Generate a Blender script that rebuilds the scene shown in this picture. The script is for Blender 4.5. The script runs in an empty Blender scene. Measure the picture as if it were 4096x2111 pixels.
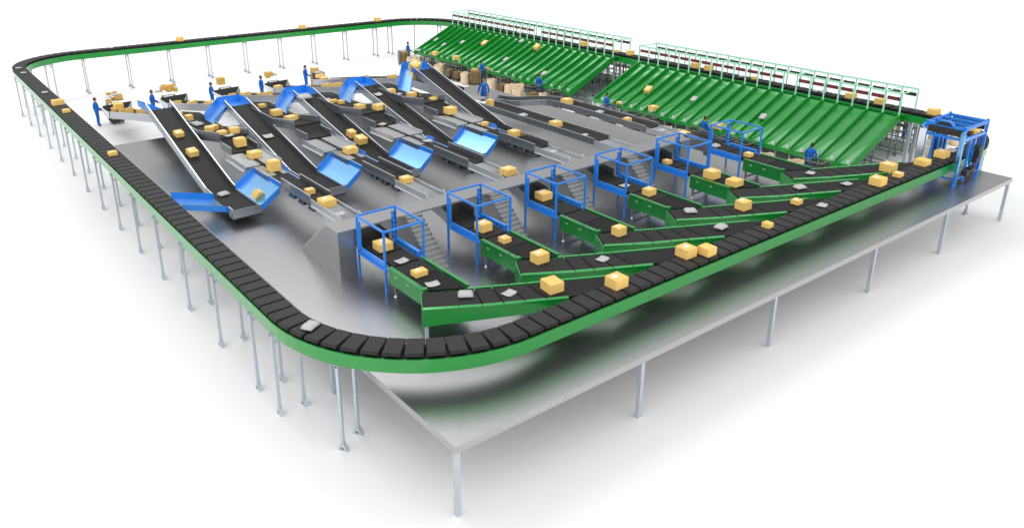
import bpy, bmesh, math, random
from math import sin, cos, pi, radians, sqrt, atan2, hypot
from mathutils import Vector, Matrix
random.seed(7)
SC = bpy.context.scene
COL = SC.collection

# ------------------------------------------------------------------ helpers
class MB:
    """collects simple shapes and links them as ONE mesh object"""
    def __init__(s): s.v = []; s.f = []; s.m = []
    def quad(s, pts, m=0):
        n = len(s.v); s.v += [tuple(p) for p in pts]; s.f.append(list(range(n, n+len(pts)))); s.m.append(m); return s
    def hexa(s, p, m=0):          # p: 8 points, bottom ring then top ring
        n = len(s.v); s.v += [tuple(q) for q in p]
        for f in ((3,2,1,0),(4,5,6,7),(0,1,5,4),(1,2,6,5),(2,3,7,6),(3,0,4,7)):
            s.f.append([n+i for i in f]); s.m.append(m)
        return s
    def box(s, x0,y0,z0,x1,y1,z1, m=0):
        return s.hexa([(x0,y0,z0),(x1,y0,z0),(x1,y1,z0),(x0,y1,z0),(x0,y0,z1),(x1,y0,z1),(x1,y1,z1),(x0,y1,z1)], m)
    def bar(s, p, q, w, h, m=0, up=(0,0,1)):
        p = Vector(p); q = Vector(q); d = (q-p).normalized(); u = Vector(up)
        if abs(d.dot(u)) > .98: u = Vector((0,1,0))
        a = d.cross(u).normalized()*(w/2); b = a.cross(d).normalized()*(h/2)
        return s.hexa([p-a-b, p+a-b, p+a+b, p-a+b, q-a-b, q+a-b, q+a+b, q-a+b], m)
    def cyl(s, p, q, r, n=8, m=0, r2=None, caps=True):
        p = Vector(p); q = Vector(q); d = (q-p).normalized(); u = Vector((0,0,1))
        if abs(d.z) > .98: u = Vector((0,1,0))
        a = d.cross(u).normalized(); b = a.cross(d); r2 = r if r2 is None else r2; k = len(s.v)
        for i in range(n):
            t = 2*pi*i/n; s.v.append(tuple(p+(a*cos(t)+b*sin(t))*r))
        for i in range(n):
            t = 2*pi*i/n; s.v.append(tuple(q+(a*cos(t)+b*sin(t))*r2))
        for i in range(n):
            j = (i+1) % n; s.f.append([k+j, k+i, k+n+i, k+n+j]); s.m.append(m)
        if caps:
            s.f.append([k+i for i in range(n)]); s.m.append(m)
            s.f.append([k+n+i for i in reversed(range(n))]); s.m.append(m)
        return s
    def prism(s, pts, off, m=0):  # polygon (3d points) extruded by vector off
        o = Vector(off); n = len(pts); k = len(s.v)
        s.v += [tuple(p) for p in pts]+[tuple(Vector(p)+o) for p in pts]
        s.f.append([k+i for i in range(n)]); s.m.append(m)
        s.f.append([k+n+i for i in reversed(range(n))]); s.m.append(m)
        for i in range(n):
            j = (i+1) % n; s.f.append([k+j, k+i, k+n+i, k+n+j]); s.m.append(m)
        return s
    def wall(s, path, lo, hi, t=.03, m=0):
        """upright sheet along a path of (x,y,z) points: from z+lo to z+hi, thickness t"""
        P = [Vector(p) for p in path]; n = len(P); k = len(s.v)
        for i, p in enumerate(P):
            a = P[max(i-1,0)]; b = P[min(i+1,n-1)]; d = (b-a); d.z = 0; d.normalize()
            w = Vector((-d.y, d.x, 0))*(t/2)
            if 0 < i < n-1:
                d1 = (p-P[i-1]); d1.z = 0; d1.normalize(); c = max(.5, d1.dot(d)); w = w/c
            l = lo[i] if isinstance(lo,(list,tuple)) else lo; h = hi[i] if isinstance(hi,(list,tuple)) else hi
            for q in (p-w+Vector((0,0,l)), p+w+Vector((0,0,l)), p+w+Vector((0,0,h)), p-w+Vector((0,0,h))): s.v.append(tuple(q))
        for i in range(n-1):
            a = k+4*i; b = a+4
            for j in range(4):
                jj = (j+1) % 4; s.f.append([a+j, a+jj, b+jj, b+j]); s.m.append(m)
        s.f.append([k+3,k+2,k+1,k]); s.m.append(m); e = k+4*(n-1); s.f.append([e,e+1,e+2,e+3]); s.m.append(m)
        return s
    def slab(s, L, R, t=.04, m=0):
        """ribbon between two rails of points (same count), thickness t downward"""
        n = len(L); k = len(s.v)
        for i in range(n):
            l = Vector(L[i]); r = Vector(R[i]); dz = Vector((0,0,-t))
            for q in (l, r, r+dz, l+dz): s.v.append(tuple(q))
        for i in range(n-1):
            a = k+4*i; b = a+4
            for j in range(4):
                jj = (j+1) % 4; s.f.append([a+jj, a+j, b+j, b+jj]); s.m.append(m)
        s.f.append([k,k+1,k+2,k+3]); s.m.append(m); e = k+4*(n-1); s.f.append([e+3,e+2,e+1,e]); s.m.append(m)
        return s
    def mesh(s, name, mats, smooth=False, bevel=0, recalc=True):
        me = bpy.data.meshes.new(name); me.from_pydata(s.v, [], s.f)
        if not isinstance(mats, (list, tuple)): mats = [mats]
        for mt in mats: me.materials.append(mt)
        me.polygons.foreach_set('material_index', s.m)
        if recalc or bevel:
            bm = bmesh.new(); bm.from_mesh(me)
            if bevel: bmesh.ops.bevel(bm, geom=bm.edges[:], offset=bevel, segments=2, affect='EDGES', clamp_overlap=True)
            bmesh.ops.recalc_face_normals(bm, faces=bm.faces[:]); bm.to_mesh(me); bm.free()
        if smooth: me.polygons.foreach_set('use_smooth', [True]*len(me.polygons))
        me.update(); return me
    def build(s, name, mats, parent=None, **k):
        return obj(name, s.mesh(name, mats, **k), parent)

def obj(name, me, parent=None):
    o = bpy.data.objects.new(name, me); COL.objects.link(o)
    if parent: o.parent = parent
    return o
def tag(o, label=None, cat=None, group=None, kind=None):
    if label: o['label'] = label
    if cat: o['category'] = cat
    if group: o['group'] = group
    if kind: o['kind'] = kind
    return o
def thing(name, label, cat, loc=(0,0,0), rz=0, group=None):
    o = bpy.data.objects.new(name, None); COL.objects.link(o); o.empty_display_size = .2
    o.location = loc; o.rotation_euler = (0,0,rz); return tag(o, label, cat, group)
KIDS = {}
def copy_tree(o, parent=None):
    c = o.copy(); COL.objects.link(c)
    if parent: c.parent = parent
    for ch in list(o.children): copy_tree(ch, c)
    return c

# ------------------------------------------------------------------ materials
def mat(name, col, rough=.5, metal=0., spec=.5, coat=0., noise=0., nscale=30., bump=0., emit=0., coatr=.1):
    m = bpy.data.materials.new(name); m.use_nodes = True
    nt = m.node_tree; b = nt.nodes['Principled BSDF']
    b.inputs['Base Color'].default_value = (*col, 1); b.inputs['Roughness'].default_value = rough
    b.inputs['Metallic'].default_value = metal; b.inputs['Specular IOR Level'].default_value = spec
    b.inputs['Coat Weight'].default_value = coat; b.inputs['Coat Roughness'].default_value = coatr
    if emit:
        b.inputs['Emission Color'].default_value = (*col, 1); b.inputs['Emission Strength'].default_value = emit
    if noise or bump:
        tc = nt.nodes.new('ShaderNodeTexCoord'); n = nt.nodes.new('ShaderNodeTexNoise')
        n.inputs['Scale'].default_value = nscale; n.inputs['Detail'].default_value = 4
        nt.links.new(tc.outputs['Object'], n.inputs['Vector'])
        if noise:
            r = nt.nodes.new('ShaderNodeValToRGB')
            r.color_ramp.elements[0].position = .3; r.color_ramp.elements[1].position = .7
            r.color_ramp.elements[0].color = (*[max(0,c*(1-noise)) for c in col],1)
            r.color_ramp.elements[1].color = (*[min(1,c*(1+noise)) for c in col],1)
            nt.links.new(n.outputs['Fac'], r.inputs['Fac']); nt.links.new(r.outputs['Color'], b.inputs['Base Color'])
        if bump:
            bp = nt.nodes.new('ShaderNodeBump'); bp.inputs['Strength'].default_value = bump; bp.inputs['Distance'].default_value = .01
            nt.links.new(n.outputs['Fac'], bp.inputs['Height']); nt.links.new(bp.outputs['Normal'], b.inputs['Normal'])
    return m
M = {}
M['floor'] = mat('white studio floor', (.86,.86,.865), .75, spec=.15, noise=.012, nscale=.12)
M['green'] = mat('green painted steel', (.008,.27,.036), .26, spec=.5, coat=.55, noise=.06, nscale=5, coatr=.16)
M['fin'] = mat('shade-darkened green divider', (.003,.225,.02), .45, spec=.3, noise=.05, nscale=5)  # darker than the lane green, shade on the dividers put into the colour
M['green_side'] = mat('green ring skirting', (.006,.26,.032), .3, spec=.5, coat=.6, noise=.05, nscale=2, coatr=.12)
M['green_lane'] = mat('green chute sheet', (.005,.3,.036), .22, metal=.1, spec=.7, coat=1., noise=.04, nscale=4, coatr=.16)
M['green_lane'].node_tree.nodes['Principled BSDF'].inputs['Coat IOR'].default_value = 1.68
M['green_shiny'] = mat('glossy green steel', (.02,.33,.06), .16, metal=.5, spec=.7, coat=.6, noise=.06, nscale=6, coatr=.12)
M['mint'] = mat('mint green tube', (.38,.8,.58), .4, noise=.03, nscale=8)
M['blue'] = mat('blue painted tube', (.014,.23,.8), .32, metal=.05, spec=.6, coat=.6, noise=.04, nscale=6)
M['blue_chute'] = mat('reflection-paled blue sheet', (.2,.55,.97), .26, metal=.75, spec=.6, coat=.9, noise=.03, nscale=6, coatr=.22)  # paler than the wall blue, reflected brightness of chute floors put into the colour
M['dark_blue'] = mat('dark blue enamel', (.012,.03,.2), .4, noise=.05)
M['steel'] = mat('galvanised sheet', (.40,.43,.47), .28, metal=.92, noise=.12, nscale=22)
M['bright'] = mat('bright steel edge', (.72,.75,.78), .3, metal=.75, noise=.05, nscale=12)
M['white_steel'] = mat('light grey steel tube', (.52,.57,.62), .38, metal=.55, spec=.5, noise=.04, nscale=5)
M['grey_steel'] = mat('grey lattice steel', (.2,.225,.26), .45, metal=.3, noise=.08, nscale=6)
M['roller'] = mat('steel roller', (.38,.39,.4), .28, metal=.9, noise=.05, nscale=10)
M['black'] = mat('black plastic', (.012,.012,.013), .5, noise=.2, nscale=15)
M['dark'] = mat('dark gap', (.01,.011,.011), .7, noise=.2)
M['belt'] = mat('black belt rubber', (.019,.0188,.0186), .62, spec=.22, noise=.4, nscale=95, bump=.12)
M['tray'] = mat('black carrier rubber', (.023,.023,.024), .55, spec=.3, noise=.35, nscale=110, bump=.15)
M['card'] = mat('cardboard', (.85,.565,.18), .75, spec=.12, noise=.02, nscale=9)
M['card_shaded'] = mat('cardboard shaded', (.64,.41,.115), .8, spec=.12, noise=.05, nscale=7)  # darker cardboard copy, shade among the stacked boxes put into its colour
M['tape'] = mat('parcel tape', (.66,.40,.11), .35, spec=.4, noise=.03)
M['pouch'] = mat('grey poly mailer', (.46,.46,.465), .45, spec=.4, noise=.04, nscale=14, bump=.1)
M['sack'] = mat('beige woven sack', (.72,.58,.40), .85, spec=.1, noise=.14, nscale=16, bump=.5)
M['cage'] = mat('dark cage wire', (.03,.028,.027), .4, metal=.4, noise=.08)
M['cage_rim'] = mat('grey cage rim', (.2,.19,.19), .4, metal=.4, noise=.08)
M['brass'] = mat('brass bracket', (.42,.31,.08), .4, metal=.6, noise=.08)
M['concrete'] = mat('grey walkway steel', (.43,.43,.435), .32, metal=.85, noise=.05, nscale=18)
M['cream'] = mat('cream housing', (.62,.58,.44), .5, noise=.04)
M['red'] = mat('red display digits', (.5,.008,.01), .5, emit=.12, noise=.05)
M['case'] = mat('dark display case', (.022,.021,.021), .5, noise=.2, nscale=12)
M['white'] = mat('white plastic', (.75,.75,.76), .5, noise=.02)
M['overall'] = mat('blue overalls', (.012,.12,.47), .8, spec=.2, noise=.16, nscale=14, bump=.3)
M['band'] = mat('light blue piping', (.1,.32,.72), .7, noise=.06)
M['skin'] = mat('skin', (.48,.27,.18), .55, noise=.06, nscale=12)
M['hair'] = mat('black hair', (.012,.011,.011), .55, noise=.3, nscale=60)
M['shoe'] = mat('black shoe', (.012,.012,.012), .4, noise=.2)
M['shirt'] = mat('grey blue shirt', (.2,.34,.45), .8, noise=.08)

def label_mat():
    m = mat('paper label', (.86,.86,.85), .6, noise=.02); nt = m.node_tree; b = nt.nodes['Principled BSDF']
    tc = nt.nodes.new('ShaderNodeTexCoord'); w = nt.nodes.new('ShaderNodeTexNoise'); w.inputs['Scale'].default_value = 42
    nt.links.new(tc.outputs['Object'], w.inputs['Vector'])
    r = nt.nodes.new('ShaderNodeValToRGB'); r.color_ramp.interpolation = 'CONSTANT'
    e = r.color_ramp.elements; e[0].position = 0; e[0].color = (.75,.2,.22,1); e[1].position = .36; e[1].color = (.86,.86,.85,1)
    e2 = r.color_ramp.elements.new(.66); e2.color = (.45,.45,.47,1); e3 = r.color_ramp.elements.new(.7); e3.color = (.86,.86,.85,1)
    nt.links.new(w.outputs['Fac'], r.inputs['Fac']); nt.links.new(r.outputs['Color'], b.inputs['Base Color']); return m
M['label'] = label_mat()

def deck_mat():
    m = mat('tread plate', (.47,.47,.475), .3, metal=.94, noise=.03, nscale=3); nt = m.node_tree; b = nt.nodes['Principled BSDF']; L = nt.links
    tc = nt.nodes.new('ShaderNodeTexCoord'); ck = nt.nodes.new('ShaderNodeTexChecker'); ck.inputs['Scale'].default_value = 7.5
    L.new(tc.outputs['Object'], ck.inputs['Vector'])
    def wave(rot):
        mp = nt.nodes.new('ShaderNodeMapping'); mp.inputs['Rotation'].default_value = (0,0,rot)
        w = nt.nodes.new('ShaderNodeTexWave'); w.inputs['Scale'].default_value = 9.5; w.wave_profile = 'SIN'
        L.new(tc.outputs['Object'], mp.inputs['Vector']); L.new(mp.outputs['Vector'], w.inputs['Vector']); return w
    a, c = wave(radians(35)), wave(radians(-55))
    mx = nt.nodes.new('ShaderNodeMix'); mx.data_type = 'FLOAT'
    L.new(ck.outputs['Fac'], mx.inputs['Factor']); L.new(a.outputs['Fac'], mx.inputs[2]); L.new(c.outputs['Fac'], mx.inputs[3])
    rp = nt.nodes.new('ShaderNodeValToRGB'); rp.color_ramp.elements[0].position = .72; rp.color_ramp.elements[1].position = .95
    L.new(mx.outputs[0], rp.inputs['Fac'])
    bp = nt.nodes.new('ShaderNodeBump'); bp.inputs['Strength'].default_value = .1; bp.inputs['Distance'].default_value = .004
    L.new(rp.outputs['Color'], bp.inputs['Height']); L.new(bp.outputs['Normal'], b.inputs['Normal'])
    mc = nt.nodes.new('ShaderNodeMix'); mc.data_type = 'RGBA'
    old = b.inputs['Base Color'].links[0].from_socket
    L.new(rp.outputs['Color'], mc.inputs['Factor']); L.new(old, mc.inputs[6]); mc.inputs[7].default_value = (.52,.52,.525,1)
    L.new(mc.outputs[2], b.inputs['Base Color']); return m
M['deck'] = deck_mat()

# ------------------------------------------------------------------ camera, world, light
cam = bpy.data.cameras.new('camera'); co = bpy.data.objects.new('camera', cam); COL.objects.link(co); SC.camera = co
co.location = (-6.6458, -19.6032, 13.2446)
yaw, pit = 0.9128, -0.3637
d = Vector((cos(pit)*cos(yaw), cos(pit)*sin(yaw), sin(pit)))
co.rotation_euler = d.to_track_quat('-Z', 'Y').to_euler()
cam.sensor_width = 36; cam.lens = 27.918; cam.shift_x = .0197; cam.shift_y = -.0608; cam.clip_end = 1500; cam.clip_start = .1

w = bpy.data.worlds.new('World'); SC.world = w; w.use_nodes = True; nt = w.node_tree
# added dome for reflections: bright mid-height and camera side, dim overhead and far horizon
bg = nt.nodes['Background']; tc = nt.nodes.new('ShaderNodeTexCoord'); sp = nt.nodes.new('ShaderNodeSeparateXYZ'); rp = nt.nodes.new('ShaderNodeValToRGB')
nt.links.new(tc.outputs['Generated'], sp.inputs[0]); nt.links.new(sp.outputs['Z'], rp.inputs['Fac'])
e = rp.color_ramp.elements
e[0].position = 0; e[0].color = (.30,.305,.315,1); e[1].position = 1; e[1].color = (.3,.3,.31,1)
for p_, c_ in ((.26,.36), (.36,.52), (.46,.82), (.57,1.1), (.76,1.25), (.87,.45)):
    q = e.new(p_); q.color = (c_*.985, c_*.99, c_, 1)
dt = nt.nodes.new('ShaderNodeVectorMath'); dt.operation = 'DOT_PRODUCT'; dt.inputs[1].default_value = (.61,.79,0)
mr = nt.nodes.new('ShaderNodeMapRange'); mr.interpolation_type = 'SMOOTHSTEP'; mr.inputs['From Min'].default_value = -.25; mr.inputs['From Max'].default_value = .55
nt.links.new(tc.outputs['Generated'], dt.inputs[0]); nt.links.new(dt.outputs['Value'], mr.inputs['Value'])
mx = nt.nodes.new('ShaderNodeMix'); mx.data_type = 'RGBA'; mx.inputs[6].default_value = (1.4,1.4,1.4,1)
nt.links.new(mr.outputs['Result'], mx.inputs['Factor']); nt.links.new(rp.outputs['Color'], mx.inputs[7]); nt.links.new(mx.outputs[2], bg.inputs['Color'])
bg.inputs['Strength'].default_value = 1.04
la = bpy.data.lights.new('added_back_key', 'AREA'); la.shape = 'RECTANGLE'; la.size = 95; la.size_y = 70; la.energy = 54000  # added soft area lamp high behind, lights floor and brightens chute reflections
lo = bpy.data.objects.new('added_back_key', la); COL.objects.link(lo); lo.location = (10, 96, 116)
lo.rotation_euler = (Vector((17,14,0))-Vector(lo.location)).to_track_quat('-Z','Y').to_euler()
SC.view_settings.view_transform = 'Standard'; SC.view_settings.look = 'None'; SC.view_settings.exposure = 0
SC.cycles.max_bounces = 6; SC.cycles.glossy_bounces = 3; SC.cycles.diffuse_bounces = 3
try: SC.cycles.use_denoising = True
except Exception: pass

# ------------------------------------------------------------------ floor and platform
fl = MB().quad([(-260,-260,0),(320,-260,0),(320,320,0),(-260,320,0)]).build('floor', M['floor'], recalc=False); tag(fl, kind='structure')
ZD = 1.98
pf = thing('mezzanine_platform', 'grey tread plate platform on thin steel legs under the conveyors', 'platform')
b = MB(); poly = [(1.53,-7.71),(31.02,-7.71),(31.02,-3.87),(23.75,-3.87),(23.75,21.2),(1.53,21.2)]
b.prism([(x,y,ZD-.2) for x,y in poly], (0,0,.2)); b.build('deck_plate', M['deck'], pf)
legs = [(1.62,-7.62),(7.67,-7.62),(13.7,-7.62),(19.73,-7.62),(25.18,-7.62),(30.9,-7.62),(1.62,-1.5),(1.62,4.7),(1.62,10.9),(1.62,21.1),(30.9,-3.97),(23.66,3),(23.66,9),(23.66,15),(23.66,21.1),(9,21.1),(16,21.1),(12,6),(18,6)]
for x, y in legs:
    MB().box(x-.06,y-.06,0,x+.06,y+.06,ZD-.2).build('leg', M['white_steel'], pf)

# ------------------------------------------------------------------ ring sorter
XL, XR, YF, YB, R = .35, 35.0, -6.0, 43.6, 4.5
ZT = 3.07
segs = []
def ring_point(s):
    """centre line (counter-clockwise from the start of the front run); returns x, y, heading"""
    a = XR-XL-2*R; c = YB-YF-2*R; q = pi*R/2; per = 2*a+2*c+4*q; s %= per
    parts = [('l',(XL+R,YF),0,a),('c',(XR-R,YF+R),-pi/2,q),('l',(XR,YF+R),pi/2,c),('c',(XR-R,YB-R),0,q),('l',(XR-R,YB),pi,a),('c',(XL+R,YB-R),pi/2,q),('l',(XL,YB-R),-pi/2,c),('c',(XL+R,YF+R),pi,q)]
    for k, p, h, l in parts:
        if s <= l:
            if k == 'l': return p[0]+cos(h)*s, p[1]+sin(h)*s, h
            t = h+s/R; return p[0]+R*cos(t), p[1]+R*sin(t), t+pi/2
        s -= l
    return XL+R, YF, 0
PER = 2*(XR-XL-2*R)+2*(YB-YF-2*R)+2*pi*R
def ring_path(off, step=.35):
    out = []; n = int(PER/step)
    for i in range(n+1):
        x, y, h = ring_point(PER*i/n); out.append((x+sin(h)*off, y-cos(h)*off))   # off>0 = outside
    return out
ring = thing('ring_conveyor', 'long oval parcel sorter with green sides carrying black trays on tall legs', 'conveyor')
def closed_wall(off, z0, z1, t):
    m = MB(); A = ring_path(off-t/2); B = ring_path(off+t/2); n = len(A)-1
    for i in range(n):
        m.v += [(A[i][0],A[i][1],z0),(B[i][0],B[i][1],z0),(B[i][0],B[i][1],z1),(A[i][0],A[i][1],z1)]
    for i in range(n):
        a = 4*i; c = 4*((i+1) % n)
        for j in range(4):
            jj = (j+1) % 4; m.f.append([a+j,a+jj,c+jj,c+j]); m.m.append(0)
    return m
closed_wall(.36, 2.53, 2.9, .04).build('outer_side_panel', M['green_side'], ring)
closed_wall(-.36, 2.53, 2.9, .04).build('inner_side_panel', M['green_side'], ring)
closed_wall(0, 2.6, 2.9, .66).build('track_bed', M['dark'], ring)  # near-black fill, added so the gaps between trays read dark
tm = MB(); tm.box(-.229,-.37,-.09,.229,.37,0)
tray_me = tm.mesh('tray', M['tray'], bevel=.016)
NT = 316; spots = []
for i in range(NT):
    s = PER*(i+.37)/NT; x, y, h = ring_point(s); spots.append((hypot(x+6.6,y+19.6), x, y, h))
spots.sort()
for _, x, y, h in spots[:100]:
    o = obj('tray', tray_me, ring); o.location = (x,y,ZT); o.rotation_euler = (0,0,h)
far = MB()
for _, x, y, h in spots[100:]:
    k = len(far.v); c, s_ = cos(h), sin(h)
    for v in tray_me.vertices: far.v.append((x+v.co.x*c-v.co.y*s_, y+v.co.x*s_+v.co.y*c, ZT+v.co.z))
    for p in tray_me.polygons: far.f.append([k+i for i in p.vertices]); far.m.append(0)
tag(far.build('tray', M['tray'], ring, recalc=False), 'far black trays of the sorter', kind='stuff')
# support frames: crossbar + braces, two legs with foot plates
sf_bar = MB().bar((-.42,0,2.5),(.42,0,2.5),.09,.08).bar((-.34,0,2.2),(-.05,0,2.46),.045,.045).bar((.34,0,2.2),(.05,0,2.46),.045,.045).mesh('support_frame', M['white_steel'])
cap_me = MB().box(-.425,-.03,2.475,-.421,.03,2.525).mesh('end_cap', M['black'])
leg_me = MB().box(-.04,-.04,.02,.04,.04,2.46).mesh('leg', M['white_steel'])
fm = MB(); fm.hexa([(-.06,-.15,0),(.06,-.15,0),(.06,.15,0),(-.06,.15,0),(-.055,-.055,.2),(.055,-.055,.2),(.055,.055,.2),(-.055,.055,.2)]); fm.box(-.05,-.05,.2,.05,.05,.24); fm.box(-.062,-.04,.05,.062,.04,.09,1)
foot_me = fm.mesh('foot', [M['white_steel'], M['black']])
def support(x, y, h):       # h = heading of the belt
    f = obj('support_frame', sf_bar, ring); f.location = (x,y,0); f.rotation_euler = (0,0,h-pi/2)
    for sx in (-.36,.36):
        l = obj('leg', leg_me, f); l.location = (sx,0,0); q = obj('foot', foot_me, f); q.location = (sx,0,0)
    obj('end_cap', cap_me, f); q = obj('end_cap', cap_me, f); q.rotation_euler = (0,0,pi)
for i in range(14): support(XL, 39-3*i, pi/2)
support(XL, -1.5, pi/2)
for ang in (radians(210),): support(XL+R+R*cos(ang), YF+R+R*sin(ang), ang+pi/2)
for j in range(9): support(4.95+3*j, YB, 0)
support(30.5, YB, 0)
for ang in (radians(120),radians(151)): support(XL+R+R*cos(ang), YB-R+R*sin(ang), ang+pi/2)
for ang in (radians(60),radians(30)): support(XR-R+R*cos(ang), YB-R+R*sin(ang), ang+pi/2)
for i in range(14): support(XR, 37.6-3*i, pi/2)
support(XR, -1.5, pi/2)
support(30.5, YF, 0)
for ang in (radians(-60),radians(-30)): support(XR-R+R*cos(ang), YF+R+R*sin(ang), ang+pi/2)
# ------------------------------------------------------------------ chute banks
PITCH = .85
XT, XB_, ZTOP, ZLIP = 34.42, 30.08, 2.83, .88
def lane_mesh():
    m = MB(); NA, NBb, NV = 10, 2, 6
    def ux(u): return XT+(XB_-XT)*u
    def zB(u): return ZLIP+1.52*(1-u)
    def uc(v): return 1-.74*v
    rows = []
    for i in range(NA+1):
        t = i/NA; r = []
        for j in range(NV+1):
            v = j/NV; c = uc(v); zc = zB(c) if v > 0 else ZLIP
            u_ = c*t; vc = max(1e-4, min(1., (1-u_)/.74)); k_ = min(1., v/vc)
            zl_ = ZTOP-(ZTOP-ZLIP)*u_-.07*sin(pi*min(1,u_*1.3))*(1-k_); zc_ = ZTOP-(ZTOP-zB(.26))*min(1,u_/.26) if u_ < .26 else zB(u_)
            z = zl_+(zc_-zl_)*k_ if t < 1 else zc
            r.append(len(m.v)); m.v.append((ux(c*t), -v*PITCH, z))
        rows.append(r)
    for i in range(NA):
        for j in range(NV):
            m.f.append([rows[i][j],rows[i][j+1],rows[i+1][j+1],rows[i+1][j]]); m.m.append(0)
    nA = len(m.f)
    base = []
    for i in range(NBb+1):
        t = i/NBb; r = []
        for j in range(NV+1):
            v = j/NV; c = uc(v); u = c+(1-c)*t
            z = (zB(u) if v > 0 else ZLIP); r.append(len(m.v)); m.v.append((ux(u), -v*PITCH, z))
        base.append(r)
    for i in range(NBb):
        for j in range(NV):
            if j == 0 and i == 0:
                m.f.append([base[0][0],base[0][1],base[1][1]]); m.m.append(0); continue
            if j == 0:
                m.f.append([base[i][0],base[i][1],base[i+1][1]]); m.m.append(0); continue
            m.f.append([base[i][j],base[i][j+1],base[i+1][j+1],base[i+1][j]]); m.m.append(0)
    me = m.mesh('lane', M['green_lane'], recalc=False)
    for p in me.polygons: p.use_smooth = True
    return me
lane_me = lane_mesh()
def zr(x): return ZLIP+(ZTOP-ZLIP)*(x-XB_)/(XT-XB_)
def fin_mesh(t, depth, name):
    m = MB(); pts = [(34.22,2.9),(33.9,zr(33.9)+.24),(30.12,ZLIP+.2),(30.12,ZLIP-depth),(34.22,zr(34.22)-depth)]
    m.prism([(x,-t/2,z) for x,z in pts], (0,t,0)); return m.mesh(name, M['fin'])
fin_me = fin_mesh(.055, .06, 'divider'); end_me = fin_mesh(.1, .22, 'end_panel')
stick = MB().box(30.1,-.012,.94,30.125,.012,1.4).mesh('sensor_rod', M['white_steel'])
sbox = MB().box(30.07,.07,1.06,30.15,.17,1.17).box(30.1,.11,.95,30.12,.13,1.06).mesh('sensor_box', M['white'])
DIG = {'0':'abcdef','1':'bc','2':'abged','3':'abgcd','4':'fgbc','5':'afgcd','6':'afgedc','7':'abc','8':'abcdefg','9':'abcdfg'}
def digits_mesh(txt):
    m = MB(); n = len(txt); cw = .56/n; hh = .1; wd = cw*.62
    m.quad([(-.0332,.3,-.07),(-.0332,-.3,-.07),(-.0332,-.3,.07),(-.0332,.3,.07)], 1)
    for i, ch in enumerate(txt):
        x0 = -.28+cw*i+cw*.19; x1 = x0+wd; z0, z1 = -hh/2, hh/2; t = .011
        S = {'a':(x0,z1-t,x1,z1),'d':(x0,z0,x1,z0+t),'g':(x0,-t/2,x1,t/2),'b':(x1-t,0,x1,z1),'c':(x1-t,z0,x1,0),'f':(x0,0,x0+t,z1),'e':(x0,z0,x0+t,0)}
        for k in DIG[ch]:
            a, b_, c, d_ = S[k]; m.quad([(-.034,-a,b_),(-.034,-c,b_),(-.034,-c,d_),(-.034,-a,d_)])
    return m.mesh('digits', [M['red'], M['case']], recalc=False)
TXT = {}
sign_me = MB().box(-.03,-.325,-.085,.03,.325,.085).mesh('display_case', M['case'])
sbez = MB().box(-.032,-.325,-.09,.032,.325,-.086).box(-.032,-.33,-.09,.032,-.326,.09).box(-.032,.326,-.09,.032,.33,.09).mesh('bezel', M['cage_rim'])
wire_me = MB().box(-.006,-.006,.085,.006,.006,.33).mesh('hanger_wire', M['cage'])
SEQ = ["1007006900","7011005201","1001010900","2008010930","7011005201","2008010930","1007006900","2008010930","7011005201","1007006900","2008010930","0051002300","7011005201",None,"1007006900","2008010930","0051002300","6001202502","7011005201","2008010930","8001202502","1007006900","2008010930"]
ORD = ['first','second','third','fourth','fifth','sixth','seventh','eighth','ninth','tenth','eleventh','twelfth','thirteenth','fourteenth','fifteenth','sixteenth','seventeenth','eighteenth','nineteenth','twentieth','twenty-first','twenty-second','twenty-third','twenty-fourth']
def make_bank(y1, n, where):
    y0 = y1-n*PITCH
    bk = thing('chute_bank', 'wide bank of sloping green metal chutes facing the platform, %s' % where, 'chutes', group='green chute banks beside the ring sorter')
    for i in range(n):
        o = obj('lane', lane_me, bk); o.location = (0, y1-i*PITCH, 0)
    for i in range(n+1):
        o = obj('divider' if 0 < i < n else 'end_panel', fin_me if 0 < i < n else end_me, bk); o.location = (0, y1-i*PITCH, 0)
    MB().box(34.3,y0-.1,2.84,34.62,y1+.1,2.87).build('top_plate', M['green_lane'], bk)
    L = MB()
    L.box(30.0,y0-.06,.77,30.1,y1+.06,.98); L.build('front_lip', M['green'], bk)
    for i in range(1, n+1):
        y = y1-i*PITCH
        o = obj('sensor_rod', stick, bk); o.location = (0,y+.04,0); o = obj('sensor_box', sbox, bk); o.location = (0,y+.06,0)
    for i in range(0, n+1):
        y = y1-i*PITCH
        MB().box(30.14,y-.025,0,30.2,y+.025,.82).build('front_leg', M['white_steel'], bk)
    for i in range(0, n+1, 2):
        y = y1-i*PITCH+ (-.12 if i == 0 else .12)
        T = MB(); xs = (31.0,31.8,32.6,33.4,34.1)
        for x in xs: T.box(x-.03,y-.03,0,x+.03,y+.03,zr(x)-.12)
        for k, z in enumerate((.35,.85,1.35,1.9)):
            xa = [x for x in xs if zr(x)-.15 > z]
            if len(xa) > 1: T.box(xa[0],y-.022,z-.025,xa[-1],y+.022,z+.025)
        for x in xs[1::2]: T.hexa([(x-.05,y-.12,0),(x+.05,y-.12,0),(x+.05,y+.12,0),(x-.05,y+.12,0),(x-.04,y-.04,.2),(x+.04,y-.04,.2),(x+.04,y+.04,.2),(x-.04,y+.04,.2)])
        T.build('support_trestle', M['grey_steel'], bk)
    T = MB()
    for x, z in ((31.8,.37),(32.6,.87),(33.4,1.37),(34.1,.37),(33.4,.37),(34.1,1.92)): T.box(x-.024,y0+.12,z-.028,x+.024,y1-.12,z+.028)
    T.build('long_rail', M['grey_steel'], bk)
    return bk, y0
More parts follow.
